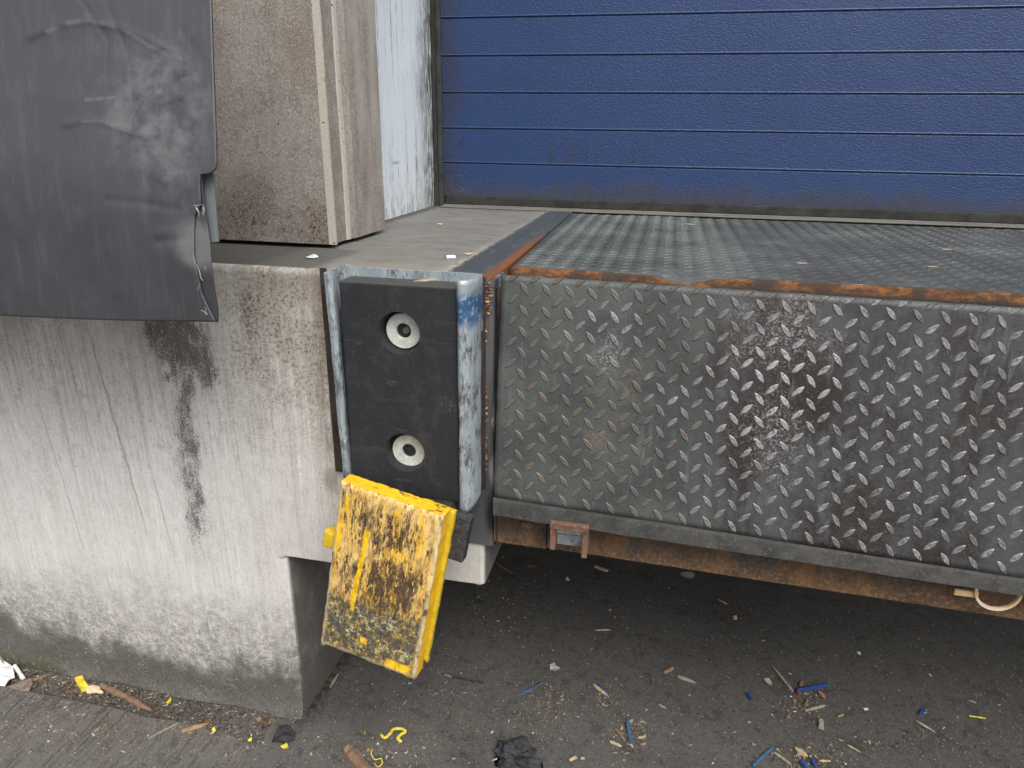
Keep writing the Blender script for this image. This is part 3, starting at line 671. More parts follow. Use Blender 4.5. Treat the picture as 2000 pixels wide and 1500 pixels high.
def weld(name, a, b, x, y, parent, r=.005, mat='weld'):
    """one lumpy welded ridge along z"""
    n = max(6, int((b-a)/.0016)); m = 10; bm = bmesh.new(); R_ = []; sd = random.random()*40
    for i in range(n+1):
        z = a+(b-a)*i/n; e = math.sqrt(max(0, 1-(2*i/n-1)**6)); k = e*(.75+.55*N((sd, z*170, 0))+.3*abs(math.sin(z*520)))
        R_.append([bm.verts.new((x + .0012*N((sd, z*60, 9)) + math.cos(2*math.pi*q/m)*r*k*(1+.35*N((q, z*400, sd))), y + math.sin(2*math.pi*q/m)*r*.7*k*(1+.5*N((q*2, z*420, sd+3))), z)) for q in range(m)])
    for p_, q_ in zip(R_, R_[1:]):
        for i in range(m): bm.faces.new((p_[i], p_[(i+1) % m], q_[(i+1) % m], q_[i]))
    bm.faces.new(R_[0][::-1]); bm.faces.new(R_[-1])
    return link(name, tomesh(bm), M[mat], parent)
for a_, b_, x_, r_ in ((1.135, 1.198, .6090, .0042), (1.06, 1.115, .6085, .0032), (.90, .985, .6090, .0045), (.785, .872, .6085, .0048), (1.128, 1.196, .6165, .0062)):
    weld('weld_bead', a_, b_, x_, -.0055, fm, r_)
# ------------------------------------------------------------------ leveller: deck + lip
lev = thing('dock_leveller', (1.65, .6, .6), 'dark chequer plate dock leveller with its worn lip hanging down', 'dock leveller')
def lozenge(bm, P, ux, uz, nrm, ang, L_=.0310, W=.0112, h=.0021, mi=0, org=None):
    """raised pointed lozenge; P centre, ux/uz in-plane axes"""
    ca, sa = math.cos(ang), math.sin(ang); a = ux*ca+uz*sa; b = -ux*sa+uz*ca
    n = 4; rimT = []; rimB = []; top = []
    for s in range(-n, n+1):
        t = s/n; wdt = W/2*(1-t*t)**.9
        rimT.append((t, wdt))
    ring = [(t, wd) for t, wd in rimT] + [(t, -wd) for t, wd in rimT[-2:0:-1]]
    vr = [bm.verts.new(P + a*(t*L_/2) + b*wd - nrm*.0003) for t, wd in ring]
    vt = [bm.verts.new(P + a*(t*L_/2*.80) + b*wd*.60 + nrm*h*(1-.25*t*t)) for t, wd in ring]
    m = len(ring)
    if org is not None:
        for v in vr+vt:
            k = (v.co-org).dot(uz)+.0012
            if k > 0: v.co -= uz*k
    for i in range(m):
        f = bm.faces.new((vr[i], vr[(i+1) % m], vt[(i+1) % m], vt[i])); f.material_index = mi; f.smooth = False
    f = bm.faces.new(vt); f.material_index = mi; f.smooth = False
TL = hit(980, 537, 'y', -.004); TR = hit(2000, 602, 'y', -.004); BL = hit(964, 972, 'y', -.056); BR = hit(2000, 1131, 'y', -.056)
KX = 1.30                                                                 # the lip goes on beyond the frame
def lipP(s, t): return TL.lerp(TR, s*KX).lerp(BL.lerp(BR, s*KX), t)
nx, nz = 120, 40; bm = bmesh.new(); g = []
nl = (TR-TL).cross(BL-TL).normalized();  nl = nl if nl.y < 0 else -nl
for j in range(nz+1):
    row = []
    for i in range(nx+1):
        p = lipP(i/nx, j/nz)
        e = .0018*N((i*.35, 0, 7)) if j == 0 else 0
        row.append(bm.verts.new(p + nl*(.003*N(p*2.5) + .0006*N(p*20)) + Vector((.0016*N((0, j*.5, 2)) if i == 0 else 0, 0, e))))
    g.append(row)
for j in range(nz):
    for i in range(nx):
        f = bm.faces.new((g[j][i], g[j][i+1], g[j+1][i+1], g[j+1][i])); f.smooth = True
# back and rim
th = .013
bk = [[bm.verts.new(g[j][i].co - nl*th) for i in (0, nx)] for j in (0, nz)]
bt = [bm.verts.new(v.co - nl*th) for v in g[0]]; bb_ = [bm.verts.new(v.co - nl*th) for v in g[-1]]
bl_ = [bm.verts.new(g[j][0].co - nl*th) for j in range(nz+1)]
for i in range(nx): bm.faces.new((g[0][i+1], g[0][i], bt[i], bt[i+1])); bm.faces.new((g[-1][i], g[-1][i+1], bb_[i+1], bb_[i]))
for j in range(nz): bm.faces.new((g[j][0], g[j+1][0], bl_[j+1], bl_[j]))
bm.faces.new((bt[0], bt[-1], bb_[-1], bb_[0]))
pitx, pitz = .0430, .0418
ux = (TR-TL).normalized(); uz = (TL-BL).normalized(); wid = (TR-TL).length*KX; hei = (TL-BL).length
# first '/' of the top row sits at photo pixel (1001, 584)
c0 = hit(1001, 584, 'y', -.010)
a0 = (c0-TL).dot(ux); b0 = (TL-c0).dot(uz)
for r in range(-3, 24):
    for q in range(-4, 60):
        for kx, ang in ((0, math.radians(46)), (.5, math.radians(-52))):
            sx = a0 + (q+kx)*pitx; sz = b0 + (r+kx)*pitz - .0
            if sx < .004 or sx > wid-.01 or sz < .001 or sz > hei-.008: continue
            P = lipP(sx/wid, 0).lerp(lipP(sx/wid, 1), sz/hei); P = P + nl*(.003*N(P*2.5) + .0006*N(P*20))
            wr = .75+.25*random.random()
            lozenge(bm, P, ux, uz, nl, ang+random.uniform(-.05, .05), h=.0023*wr, mi=1, org=TL.lerp(TR, sx/wid*KX))
link('lip_plate', tomesh(bm), [M['lip'], M['stud']], lev)
# bevelled nose strip along the bottom of the lip
S0 = hit(963, 1008, 'y', -.062); S1 = hit(2000, 1166, 'y', -.062)
bm = bmesh.new(); a = []
for i in range(121):
    s = i/120*KX; t_ = BL.lerp(BR, s); b_ = S0.lerp(S1, s)
    wv = Vector((0, 0, .0018*N((s*16, 0, 0)) + .0008*N((s*70, 0, 0)))); n2 = Vector((0, .010, 0))
    a.append([bm.verts.new(q) for q in (t_+Vector((0, -.0035, .001)), t_+Vector((0, -.0045, -.004)), b_+wv+Vector((0, 0, .002)), b_+wv+Vector((0, .003, 0)), b_+wv+n2, t_+n2)])
for p_, q_ in zip(a, a[1:]):
    for i in range(6): bm.faces.new((p_[i], p_[(i+1) % 6], q_[(i+1) % 6], q_[i]))
bm.faces.new(a[0]); bm.faces.new(a[-1][::-1])
link('lip_nose', tomesh(bm), mat_flat('lip_nose_steel', (.042, .044, .043), (.080, .080, .076), .6, 26, metal=.25, spk=(.15, .12, .09)), lev)
# deck
xdl, yf = .630, .150
bm = bmesh.new(); g = []
nx, ny = 150, 40
def deckP(x, y):
    k = math.exp(-((y-yf)/.035)**2)
    d1 = math.exp(-((x-.985)/.045)**2)*k; d2 = .35*math.exp(-((x-1.06)/.03)**2)*k
    z = H + .002*N((x*1.5, y*1.5, 0)) + .0015*N((x*6, y*6, 1)) - .010*d1 - .006*d2
    yy = y - .030*d1 - (.006*N((x*5, 0, 5)) + .002*N((x*30, 0, 5)))*k
    return Vector((x, yy, z))
for y in [yf+(1.225-yf)*(i/ny)**1.5 for i in range(ny+1)]:
    g.append([bm.verts.new(deckP(xdl+(2.66-xdl)*i/nx + (-.02*(y-yf) if i == 0 else 0), y)) for i in range(nx+1)])
for j in range(ny):
    for i in range(nx): f = bm.faces.new((g[j][i], g[j][i+1], g[j+1][i+1], g[j+1][i])); f.smooth = True
lo = [bm.verts.new(v.co - Vector((0, 0, .02))) for v in g[0]]
for i in range(nx): bm.faces.new((g[0][i+1], g[0][i], lo[i], lo[i+1]))
sd_ = [bm.verts.new(r[0].co - Vector((0, 0, .02))) for r in g]
for j in range(ny): bm.faces.new((g[j][0], g[j+1][0], sd_[j+1], sd_[j]))
for r in range(0, 27):
    for q in range(0, 48):
        for kx, ang in ((0, math.radians(45)), (.5, math.radians(-45))):
            x = xdl+.02+(q+kx)*pitx; y = yf+.022+(r+kx)*pitz*.95
            if x > 2.64 or y > 1.21: continue
            hgt = .0019*(1.0 - .55*min(1, max(0, N((x*2.2, y*2.2, 8))+.2+(.5 if x > 1.15 else 0))))
            P = deckP(x, y); lozenge(bm, P, Vector((1, 0, 0)), Vector((0, 1, 0)), Vector((0, 0, 1)), ang, .031, .0104, hgt*1.7)
link('deck_plate', tomesh(bm), M['deck'], lev)
# rusty front edge / hinge bar under the deck edge, partly behind the lip
bm = bmesh.new(); L = []
for i in range(161):
    x = xdl-.004+(2.66-xdl)*i/160; p = deckP(x, yf)
    wv = .003*N((x*12, 0, 0))
    L.append([bm.verts.new(q) for q in ((x, p.y-.003, p.z-.0008), (x, p.y-.006+wv, p.z-.006), (x, p.y-.011+wv, p.z-.018), (x, p.y-.014, p.z-.034), (x, p.y+.03, p.z-.06), (x, p.y+.02, p.z-.010))])
for a, b in zip(L, L[1:]):
    for i in range(6): f = bm.faces.new((a[i], a[(i+1) % 6], b[(i+1) % 6], b[i])); f.smooth = True
bm.faces.new(L[0]); bm.faces.new(L[-1][::-1])
link('hinge_edge', tomesh(bm), M['hinge'], lev)
# hinge knuckles that carry the lip, and the plate under the deck
for x0 in (.70, 1.13, 1.62, 2.15):
    link('hinge_knuckle', mbox((x0, .012, H-.060), (x0+.10, yf-.012, H-.030), .006), M['rustdark'], lev)
link('under_deck', mbox((xdl+.004, yf+.01, .66), (2.64, 1.20, H-.065)), M['rustdark'], lev)

# ------------------------------------------------------------------ lower frame beam
bmth = thing('frame_beam', (1.65, .02, .6), 'rusty brown steel beam running along below the hanging lip', 'steel beam')
def tiltz(x): return -.0225*(x-.74)
def beam(x0, x1, yf_, name, mat, zt=.70, extra=0):
    bm = bmesh.new(); L = []
    n = max(2, int((x1-x0)/.008))
    for i in range(n+1):
        x = x0+(x1-x0)*i/n; zb = .6135+tiltz(x) + .0012*N((x*25, 0, 4)) + extra
        L.append([bm.verts.new(q) for q in ((x, yf_, zt), (x, yf_, zb+.003), (x, yf_+.003, zb), (x, yf_+.09, zb+.001), (x, yf_+.09, zb+.011), (x, yf_+.011, zb+.011), (x, yf_+.011, zt))])
    for a, b in zip(L, L[1:]):
        for i in range(7): bm.faces.new((a[i], a[(i+1) % 7], b[(i+1) % 7], b[i]))
    bm.faces.new(L[0]); bm.faces.new(L[-1][::-1])
    return link(name, tomesh(bm), mat, bmth)
beam(.7445, 2.70, .001, 'beam', M['beam'])
beam(.6275, .7430, -.004, 'end_plate', M['beam'])
bm = bmesh.new(); bmesh.ops.create_uvsphere(bm, u_segments=20, v_segments=10, radius=1, matrix=Matrix.Translation((.703, -.004, .671)) @ Matrix.Diagonal((.017, .012, .010, 1)))
link('bolt_head', tomesh(bm), M['keeper'], bmth, smooth=True)
# lip keeper pocket
kp = link('keeper', mbox((.7615, -.080, .7125), (.8400, -.0665, .7285), .002), M['keeper'], bmth)
bm = bmesh.new()
box(bm, (.7625, -.078, .664), (.7735, -.001, .7123), .0015); box(bm, (.8280, -.078, .654), (.8392, -.001, .7123), .0015)
link('side_cheek', tomesh(bm), M['keeper'], kp)
bm = bmesh.new(); prism(bm, [(.7737, -.058, .6930), (.7737, -.046, .660), (.7737, -.040, .660), (.7737, -.052, .6930)], (.0541, 0, 0))
link('pocket_plate', tomesh(bm), M['galv'], kp)
link('inner_bar', mbox((.7740, -.070, .7010), (.8277, -.052, .7122), .0015), M['galv'], kp)
# pull ring with its tab
rg = link('pull_ring', mbox(tuple(hit(1866, 1152, 'y', -.028) + Vector((0, 0, -.012))), (hit(1912, 1160, 'y', -.028).x, -.022, hit(1912, 1158, 'y', -.028).z), .001), M['ringpaint'], bmth)
bm = bmesh.new(); c = hit(1950, 1156, 'y', -.030); R_ = .0375; n = 56
for i in range(n):
    pass
ringv = []
for i in range(n):
    a = 2*math.pi*i/n; ringv.append([bm.verts.new((c.x+math.cos(a)*(R_+dr), c.y+dy, c.z+math.sin(a)*(R_+dr))) for dr, dy in ((-.0025, -.003), (.0025, -.003), (.0025, .003), (-.0025, .003))])
for i in range(n):
    a, b = ringv[i], ringv[(i+1) % n]
    for k in range(4): bm.faces.new((a[k], a[(k+1) % 4], b[(k+1) % 4], b[k]))
link('ring', tomesh(bm), M['ringpaint'], rg)

# ------------------------------------------------------------------ bumper in its galvanised frame
db = thing('dock_bumper', (.44, -.04, .75), 'black rubber dock bumper with two pale washers in a galvanised frame', 'bumper')
link('base_plate', mbox((.263, -.0095, .748), (.6095, -.0055, 1.205), .001), M['rustdark'], db)
zs = lin(.722, 1.2115, 46)
def wob(x, y, z, i): return (x+.0012*N((0, z*14, i*.3)), y+.0016*N((5, z*16, i*.3)), z)
# top/back plate showing above the rubber
bm = bmesh.new()
prism(bm, [(.283, -.0100, 1.10), (.604, -.0100, 1.10), (.604, -.0100, 1.211), (.56, -.0100, 1.2125), (.45, -.0100, 1.2115), (.335, -.0100, 1.213), (.3230, -.0100, 1.2175), (.302, -.0100, 1.210), (.283, -.0100, 1.206)], (0, -.007, 0))
bk_ = link('back_plate', tomesh(bm), M['galv'], db)
# left flange, rolled front edge, leaning in towards the bottom
def lf(x, y, z, i):
    t = (1.21-z)/.49
    top = (.012*max(0, (z-1.195)/.0165))
    return (x + .010*t + .0015*N((1, z*13, i*.4)), y - .002*t + .0016*N((5, z*15, i*.3)), z - (.004 if i in (1, 2, 3) and z > 1.2 else 0))
link('flange', sweep([(.2960, -.0105), (.2945, -.050), (.2990, -.0600), (.3070, -.0620), (.3150, -.0580), (.3165, -.050), (.3080, -.046), (.3060, -.0105)], lin(.716, 1.2085, 46), lf), M['galv'], db, smooth=False)
def rf(x, y, z, i):
    return (x + .0014*N((3, z*14, i*.4)), y + .0022*N((8, z*18, i*.3)), z + (0 if z > .74 else .16*(y+.09)))
link('flange', sweep([(.6030, -.0105), (.6045, -.030), (.6015, -.055), (.5960, -.074), (.5900, -.0825), (.5820, -.0860), (.5745, -.0830), (.5735, -.077), (.5820, -.0740), (.5890, -.060), (.5935, -.030), (.5940, -.0105)], lin(.729, 1.2115, 50), rf), M['galv'], db, smooth=True)
# rubber block with two counterbored holes
blk = bpy.data.objects.new('tmpb', mbox((.3350, -.0745, .745), (.5725, -.0175, 1.1955), .0045, 3)); COL.objects.link(blk)
HC = ((.4565, 1.1005), (.4585, .8465))
for cx, cz in HC:
    bm = bmesh.new(); bmesh.ops.create_cone(bm, cap_ends=True, segments=64, radius1=.0462, radius2=.0395, depth=.068, matrix=Matrix.Translation((cx-.003, -.0745, cz-.001)) @ Matrix.Rotation(-math.pi/2, 4, 'X'))
    cut = bpy.data.objects.new('tmpc', tomesh(bm)); COL.objects.link(cut)
    md = blk.modifiers.new('b', 'BOOLEAN'); md.object = cut; md.operation = 'DIFFERENCE'; md.solver = 'EXACT'
dg = bpy.context.evaluated_depsgraph_get(); me = bpy.data.meshes.new_from_object(blk.evaluated_get(dg))
for o in [o for o in COL.objects if o.name.startswith('tmp')]: bpy.data.objects.remove(o)
rb = link('rubber_block', me, M['rubber'], db)
for k, (cx, cz) in enumerate(((.4535, 1.0975), (.4545, .8385))):
    bm = bmesh.new(); n = 48; pr = [(.0362, -.0425), (.0362, -.0485), (.0347, -.0500), (.0165, -.0490), (.0150, -.0475), (.0150, -.0425)]
    R2 = [[bm.verts.new((cx+math.cos(2*math.pi*i/n)*r, y, cz+math.sin(2*math.pi*i/n)*r)) for r, y in pr] for i in range(n)]
    for i in range(n):
        for q in range(6): f = bm.faces.new((R2[i][q], R2[i][(q+1) % 6], R2[(i+1) % n][(q+1) % 6], R2[(i+1) % n][q]))
    ws = link('washer', tomesh(bm), M['zinc'], db)
    bm = bmesh.new(); bmesh.ops.create_cone(bm, cap_ends=True, segments=32, radius1=.0149, radius2=.0149, depth=.001, matrix=Matrix.Translation((cx, -.0418, cz)) @ Matrix.Rotation(math.pi/2, 4, 'X'))
    hh = link('bolt_hole_shade', tomesh(bm), M['hole'], ws)  # dark disc painted in as the shade of the open hole
    if k == 0:
        bm = bmesh.new(); bmesh.ops.create_cone(bm, cap_ends=True, segments=6, radius1=.009, radius2=.0075, depth=.007, matrix=Matrix.Translation((cx+.005, -.0448, cz+.001)) @ Matrix.Rotation(math.pi/2, 4, 'X'))
        link('bolt_end', tomesh(bm), M['bolt'], ws)

# ------------------------------------------------------------------ yellow block hanging askew below the bumper
YB = hit(788, 952, 'y', -.120)
cx0 = YB
yb = thing('yellow_rubber_block', cx0, 'chipped yellow painted rubber block hanging askew under the black bumper', 'rubber block')
ANG = math.radians(9.6)
yb.rotation_euler = (math.radians(-3), ANG, math.radians(-5))
def yblock(w_, h_, y0, y1, top=0., seed=0, amp=.0025, nx=60, nz=90):
    """rough slab in the block's own frame: x +-w/2, z top..-h, y y0(front)..y1"""
    bm = bmesh.new(); g = []
    for j in range(nz+1):
        row = []
        for i in range(nx+1):
            s = i/nx*2-1; t = j/nz
            ex = min(1, (1-abs(s))*nx/2/2.); et = min(1, min(t, 1-t)*nz/2.)
            x = s*w_/2; z = top - t*h_
            if abs(s) == 1: x += amp*1.3*N((seed, z*30, 1))*(1 if s > 0 else -1) + .001*N((seed, z*120, 1))
            if t in (0, 1): z += amp*1.6*N((x*28, seed, 2)) + amp*.9*N((x*90, seed, 2)) + (-.006 if t == 1 and abs(s) > .93 and s < 0 else 0)
            y = y0 + amp*.9*N((x*14, seed, z*10)) + amp*.35*N((x*70, seed, z*45))
            y += .0045*(1-min(ex, et))
            if t == 0: y += 0
            row.append(bm.verts.new((x, y, z)))
        g.append(row)
    for j in range(nz):
        for i in range(nx): f = bm.faces.new((g[j][i], g[j][i+1], g[j+1][i+1], g[j+1][i])); f.smooth = True
    ring = [g[0][i] for i in range(nx+1)] + [g[j][nx] for j in range(1, nz+1)] + [g[nz][i] for i in range(nx-1, -1, -1)] + [g[j][0] for j in range(nz-1, 0, -1)]
    prev = ring
    for q in (.35, .7, 1.):
        cur = []
        for v in ring:
            yy = v.co.y+(y1-v.co.y)*q; k = .0018*N((v.co.x*40, yy*60, v.co.z*40))
            cur.append(bm.verts.new((v.co.x*(1+k*4), yy, v.co.z+k)))
        m = len(ring)
        for i in range(m): bm.faces.new((prev[i], prev[(i+1) % m], cur[(i+1) % m], cur[i]))
        prev = cur
    bm.faces.new(prev)
    return tomesh(bm)
def loc(name, me, mat, parent):
    o = bpy.data.objects.new(name, me); COL.objects.link(o); me.materials.append(mat); o.parent = parent; return o
yf0 = -.004
fb = loc('worn_face', yblock(.2230, .398, -.0575, -.016, 0., 3), M['yellow'], yb)
me = yblock(.2340, .375, -.0155, -.002, .004, 8, .0015, 30, 50); me.transform(Matrix.Translation((.003, 0, -.012)))
M['yellow2'] = mat_flat('side_yellow_paint', (.42, .28, .012), (.62, .42, .02), .45, 40, .003, spk=(.30, .24, .05))
loc('backing_plate', me, M['yellow2'], yb)
bm = bmesh.new(); box(bm, (-.1445, -.040, -.171), (-.110, -.012, -.131), .006, 2)
for v in bm.verts: v.co += Vector((N(v.co, 90), N(v.co, 80), N(v.co, 70)))*.003
loc('lug', tomesh(bm), M['yellow2'], yb)
bm = bmesh.new(); box(bm, (.085, .000, -.125), (.1500, .026, -.024), .002, 2)
loc('steel_tab', tomesh(bm), M['lbk'], yb)
# ------------------------------------------------------------------ shelter curtain
cu = thing('shelter_curtain', (-.3, -.33, 1.2), 'dark grey vinyl dock shelter curtain with a torn lower corner', 'curtain')
def cy(z): return -.300 - .165*(1.64-z)
def onc(u, v, dy=0.):
    d = _F + _R*((u-1000)/F0) - _U*((v-750)/F0)      # plane y = -.3 - .165*(1.64-z) + dy
    # y - .165 z = -.3 - .2706 + dy
    k = -.3-.165*1.64+dy; t = (k - (CP.y-.165*CP.z))/(d.y-.165*d.z); return CP+d*t
def interp(tab, v):
    for (a, x), (b, y) in zip(tab, tab[1:]):
        if a <= v <= b: return x+(y-x)*(v-a)/(b-a)
    return tab[0][1] if v < tab[0][0] else tab[-1][1]
EDGE = [(-700, 399), (0, 413), (100, 416), (200, 420), (280, 423), (320, 424), (333, 421), (339, 409), (341, 392), (360, 391), (395, 393), (412, 388), (420, 381), (455, 378), (500, 378), (540, 386), (575, 393), (600, 404), (630, 419)]
EDGE2 = [(325, 392), (340, 393), (395, 399), (420, 402), (470, 409), (520, 412), (575, 419), (612, 424), (630, 423)]
def segd(u, v, ua, va, ub, vb):
    t = max(0, min(1, ((u-ua)*(ub-ua)+(v-va)*(vb-va))/((ub-ua)**2+(vb-va)**2))); return math.hypot(u-ua-(ub-ua)*t, v-va-(vb-va)*t)
FOLDS = [([(60, 75), (110, 50), (170, 40), (230, 54), (290, 78), (330, 98), (362, 118)], -.0042, 8), ([(70, 100), (170, 70), (250, 86), (310, 118)], .0030, 26),
         ([(130, 248), (175, 236), (230, 250), (290, 270)], -.0030, 7), ([(160, 0), (205, 70), (212, 84), (213, 180)], .0022, 5), ([(200, -20), (232, 62), (256, 125), (262, 215), (270, 245)], .0028, 6),
         ([(262, 226), (268, 208), (290, 182), (340, 160), (378, 144)], .0032, 6), ([(300, 210), (345, 185), (395, 190)], -.0040, 12), ([(255, 140), (300, 95), (400, 62)], -.0028, 9),
         ([(380, 415), (345, 440), (320, 462)], -.0050, 15), ([(378, 462), (340, 470), (305, 474)], .0038, 9), ([(355, 60), (392, 110), (388, 200)], .0025, 7), ([(210, 395), (280, 400), (345, 410)], .0018, 8),
         ([(0, 200), (60, 190), (150, 198)], -.002, 20), ([(285, 330), (330, 360), (372, 372)], -.003, 14), ([(395, 250), (402, 330)], -.003, 7)]
def sheet(name, vs, edge, ubase, mat, dy, folds=True, parent=None, th=.003):
    bm = bmesh.new(); g = []; nx = 190 if folds is True else 30
    for v in vs:
        ue = interp(edge, v); row = []
        for i in range(nx+1):
            k = i/nx; u = ubase+(ue-ubase)*k**.6
            vb = v + (4 if v > 600 else 0)*math.sin(min(1, max(0, u/420))*3.14) * .8 + (-.042*(424-u)*0 if False else 0)
            vv = vb - (v > -600)*0.030*(424-u)*max(0, min(1, (v+200)/830))*1.0
            kk = max(0, (v-300)/330)**2; p = onc(u-14*kk, vv+5*kk, dy)
            if folds:
                q = Vector((p.x*3.2, p.z*2.2, 0)); ed = min(1, (ue-u)/70)
                d = .008*N(q) + .0016*N(q*2.3+Vector((3, 1, 0))) + .0006*N(q*9)
                # tension folds and creases, as polylines across the sheet
                for pl, amp, wd in FOLDS:
                    dm = min(segd(u, v, *pl[q], *pl[q+1]) for q in range(len(pl)-1))
                    if dm < wd*3: d += .36*amp*math.exp(-(dm/wd)**2)
                p.y += d*(.15+.85*ed)
            p.y += .022*max(0, (v-300)/330)**2
            row.append(bm.verts.new(p))
        g.append(row)
    for a, b in zip(g, g[1:]):
        for i in range(nx): f = bm.faces.new((a[i], a[i+1], b[i+1], b[i])); f.smooth = True
    o = link(name, tomesh(bm), mat, parent or cu)
    md = o.modifiers.new('thickness', 'SOLIDIFY'); md.thickness = th; md.offset = -1 if False else 0
    return o
vs_ = lin(-700, -20, 24) + lin(-12, 325, 86) + [330, 334, 337, 339, 340, 341, 344] + lin(350, 630, 76)
sh = sheet('sheet', vs_, EDGE, -800, M['curtain'], 0.)
sheet('hem', lin(327, 630, 50), EDGE2, 362, M['hem'], .0042, False)
# flat reinforcing batten that shows through the tear
bm = bmesh.new(); q = [onc(394, 338, .022), onc(418, 338, .022), onc(429, 470, .022), onc(406, 474, .022)]
pp = []
for v in lin(300, 474, 14):
    t = (v-340)/134; ul = 394+12*t; ur = 417.5+11.5*t
    pp.append([bm.verts.new(onc(ul, v, .022)), bm.verts.new(onc(ul+1.5, v, .018)), bm.verts.new(onc(ur-1, v-2, .018)), bm.verts.new(onc(ur, v-2, .022)), bm.verts.new(onc(ur, v-2, .028)), bm.verts.new(onc(ul, v, .028))])
for a, b in zip(pp, pp[1:]):
    for i in range(6): bm.faces.new((a[i], a[(i+1) % 6], b[(i+1) % 6], b[i]))
bm.faces.new(pp[0]); bm.faces.new(pp[-1][::-1])
link('batten', tomesh(bm), M['strip'], cu)
# frayed white threads and bright cracks at the tear
M['fray'] = mat_flat('frayed_fabric', (.10, .10, .105), (.25, .25, .25), .7, 90)
def strand(pts, w0, dy):
    P_ = [onc(u, v, dy) for u, v in pts]
    A = []; bm = bmesh.new()
    for i, p in enumerate(P_):
        d = (P_[min(i+1, len(P_)-1)]-P_[max(i-1, 0)]).normalized(); s = d.cross(Vector((0, 1, 0))).normalized()
        w_ = w0*(.35+.65*math.sin(math.pi*(i+.6)/(len(P_)+.2)))
        A.append([bm.verts.new(p+s*w_), bm.verts.new(p-Vector((0, w_*.8, 0))), bm.verts.new(p-s*w_), bm.verts.new(p+Vector((0, w_*.8, 0)))])
    for a, b in zip(A, A[1:]):
        for i in range(4): bm.faces.new((a[i], a[(i+1) % 4], b[(i+1) % 4], b[i]))
    bm.faces.new(A[0]); bm.faces.new(A[-1][::-1])
    link('frayed_thread', tomesh(bm), M['fray'], cu)
strand([(382, 405), (385, 409), (388, 414), (388, 423)], .0016, -.006); strand([(397, 402), (398, 410), (396, 419)], .0022, -.006)
strand([(378, 402), (386, 402), (392, 399), (397, 401)], .0010, -.006)
strand([(378, 512), (385, 518), (390, 532), (392, 543), (396, 548)], .0011, -.004); strand([(386, 568), (388, 560), (391, 554)], .0010, -.004); strand([(401, 520), (400, 528)], .0008, -.004)
strand([(393, 606), (402, 611), (404, 615)], .0016, -.004); strand([(401, 600), (402, 608)], .0010, -.004)

# ------------------------------------------------------------------ loose pieces
def gz(p): return max(.0, az(p.x, p.y)) if (p.y < -.10 and p.x < .05) else -.001
def place(name, label, cat, me, mat, at_, group=None, smooth=False):
    o = bpy.data.objects.new(name, me); COL.objects.link(o); me.materials.append(mat); o.location = at_
    if smooth:
        for p in me.polygons: p.use_smooth = True
    return tag(o, label, cat, group)
def splinter(name, label, cat, a, b, w_, mat, h=.003, zz=None, group=None, tip=(.6, .3), lift=0., bend=0., plane=None):
    z = gz(hit(a[0], a[1], 'z', 0)) if zz is None else zz
    A = hit(a[0], a[1], 'z', z+.001); B = hit(b[0], b[1], 'z', z+.001); A.z = B.z = z
    c = (A+B)/2; L_ = (B-A).length; d = (B-A).normalized(); s = Vector((-d.y, d.x, 0)); n = 9
    bm = bmesh.new(); R_ = []; sd = random.random()*50
    for i in range(n):
        t = i/(n-1); e = tip[0]+(1-tip[0])*min(1, t*4) if t < .5 else tip[1]+(1-tip[1])*min(1, (1-t)*3.5)
        ww = w_/2*e*(1+.35*N((sd, t*5, 0))); hh = h*(.5+.5*e)*(1+.3*N((sd, t*7, 4)))
        o_ = s*(bend*L_*math.sin(math.pi*t) + .15*w_*N((sd, t*3, 8))); q = (A-c) + d*(L_*t) + o_; q.z = lift*math.sin(math.pi*t)
        R_.append([bm.verts.new(q+s*ww*1.0), bm.verts.new(q+s*ww*.8+Vector((0, 0, hh))), bm.verts.new(q+s*ww*.1+Vector((0, 0, hh*1.2))), bm.verts.new(q-s*ww*.85+Vector((0, 0, hh*.9))), bm.verts.new(q-s*ww*1.)])
    for p_, q_ in zip(R_, R_[1:]):
        for i in range(5): bm.faces.new((p_[i], p_[(i+1) % 5], q_[(i+1) % 5], q_[i]))
    bm.faces.new(R_[0]); bm.faces.new(R_[-1][::-1])
    return place(name, label, cat, tomesh(bm), M[mat], c, group)
def flake(name, label, cat, px, mat, zz=None, group=None, h=.002, curl=.003, z=None):
    """px: outline in photo pixels, dropped on the ground"""
    z = (gz(hit(px[0][0], px[0][1], 'z', 0)) if zz is None else zz)
    P_ = [hit(u, v, 'z', z) for u, v in px]; c = sum(P_, Vector())/len(P_); sd = random.random()*60
    pts = []
    m = len(P_)
    for i in range(m):
        a, b = P_[i], P_[(i+1) % m]
        for k in range(3):
            q = a.lerp(b, k/3)-c; q += Vector((N((sd, i, k)), N((sd+5, i, k)), 0))*(.10*(b-a).length); pts.append(q)
    bm = bmesh.new(); mm = len(pts); rings = []
    for f_, (kz) in ((1., 0), (.66, 1), (.33, 2)):
        rings.append([bm.verts.new(Vector((q.x*f_, q.y*f_, h + curl*(.6+N((q.x*f_*60+sd, q.y*f_*60, 0)))))) for q in pts])
    low = [bm.verts.new(Vector((v.co.x, v.co.y, max(0, v.co.z-h)))) for v in rings[0]]
    ctr = bm.verts.new((0, 0, h+curl*.6))
    for a, b in zip(rings, rings[1:]):
        for i in range(mm): bm.faces.new((a[i], a[(i+1) % mm], b[(i+1) % mm], b[i]))
    for i in range(mm): bm.faces.new((rings[-1][i], rings[-1][(i+1) % mm], ctr)); bm.faces.new((low[i], low[(i+1) % mm], rings[0][(i+1) % mm], rings[0][i]))
    bm.faces.new(low[::-1])
    return place(name, label, cat, tomesh(bm), M[mat], Vector((c.x, c.y, z)), group)
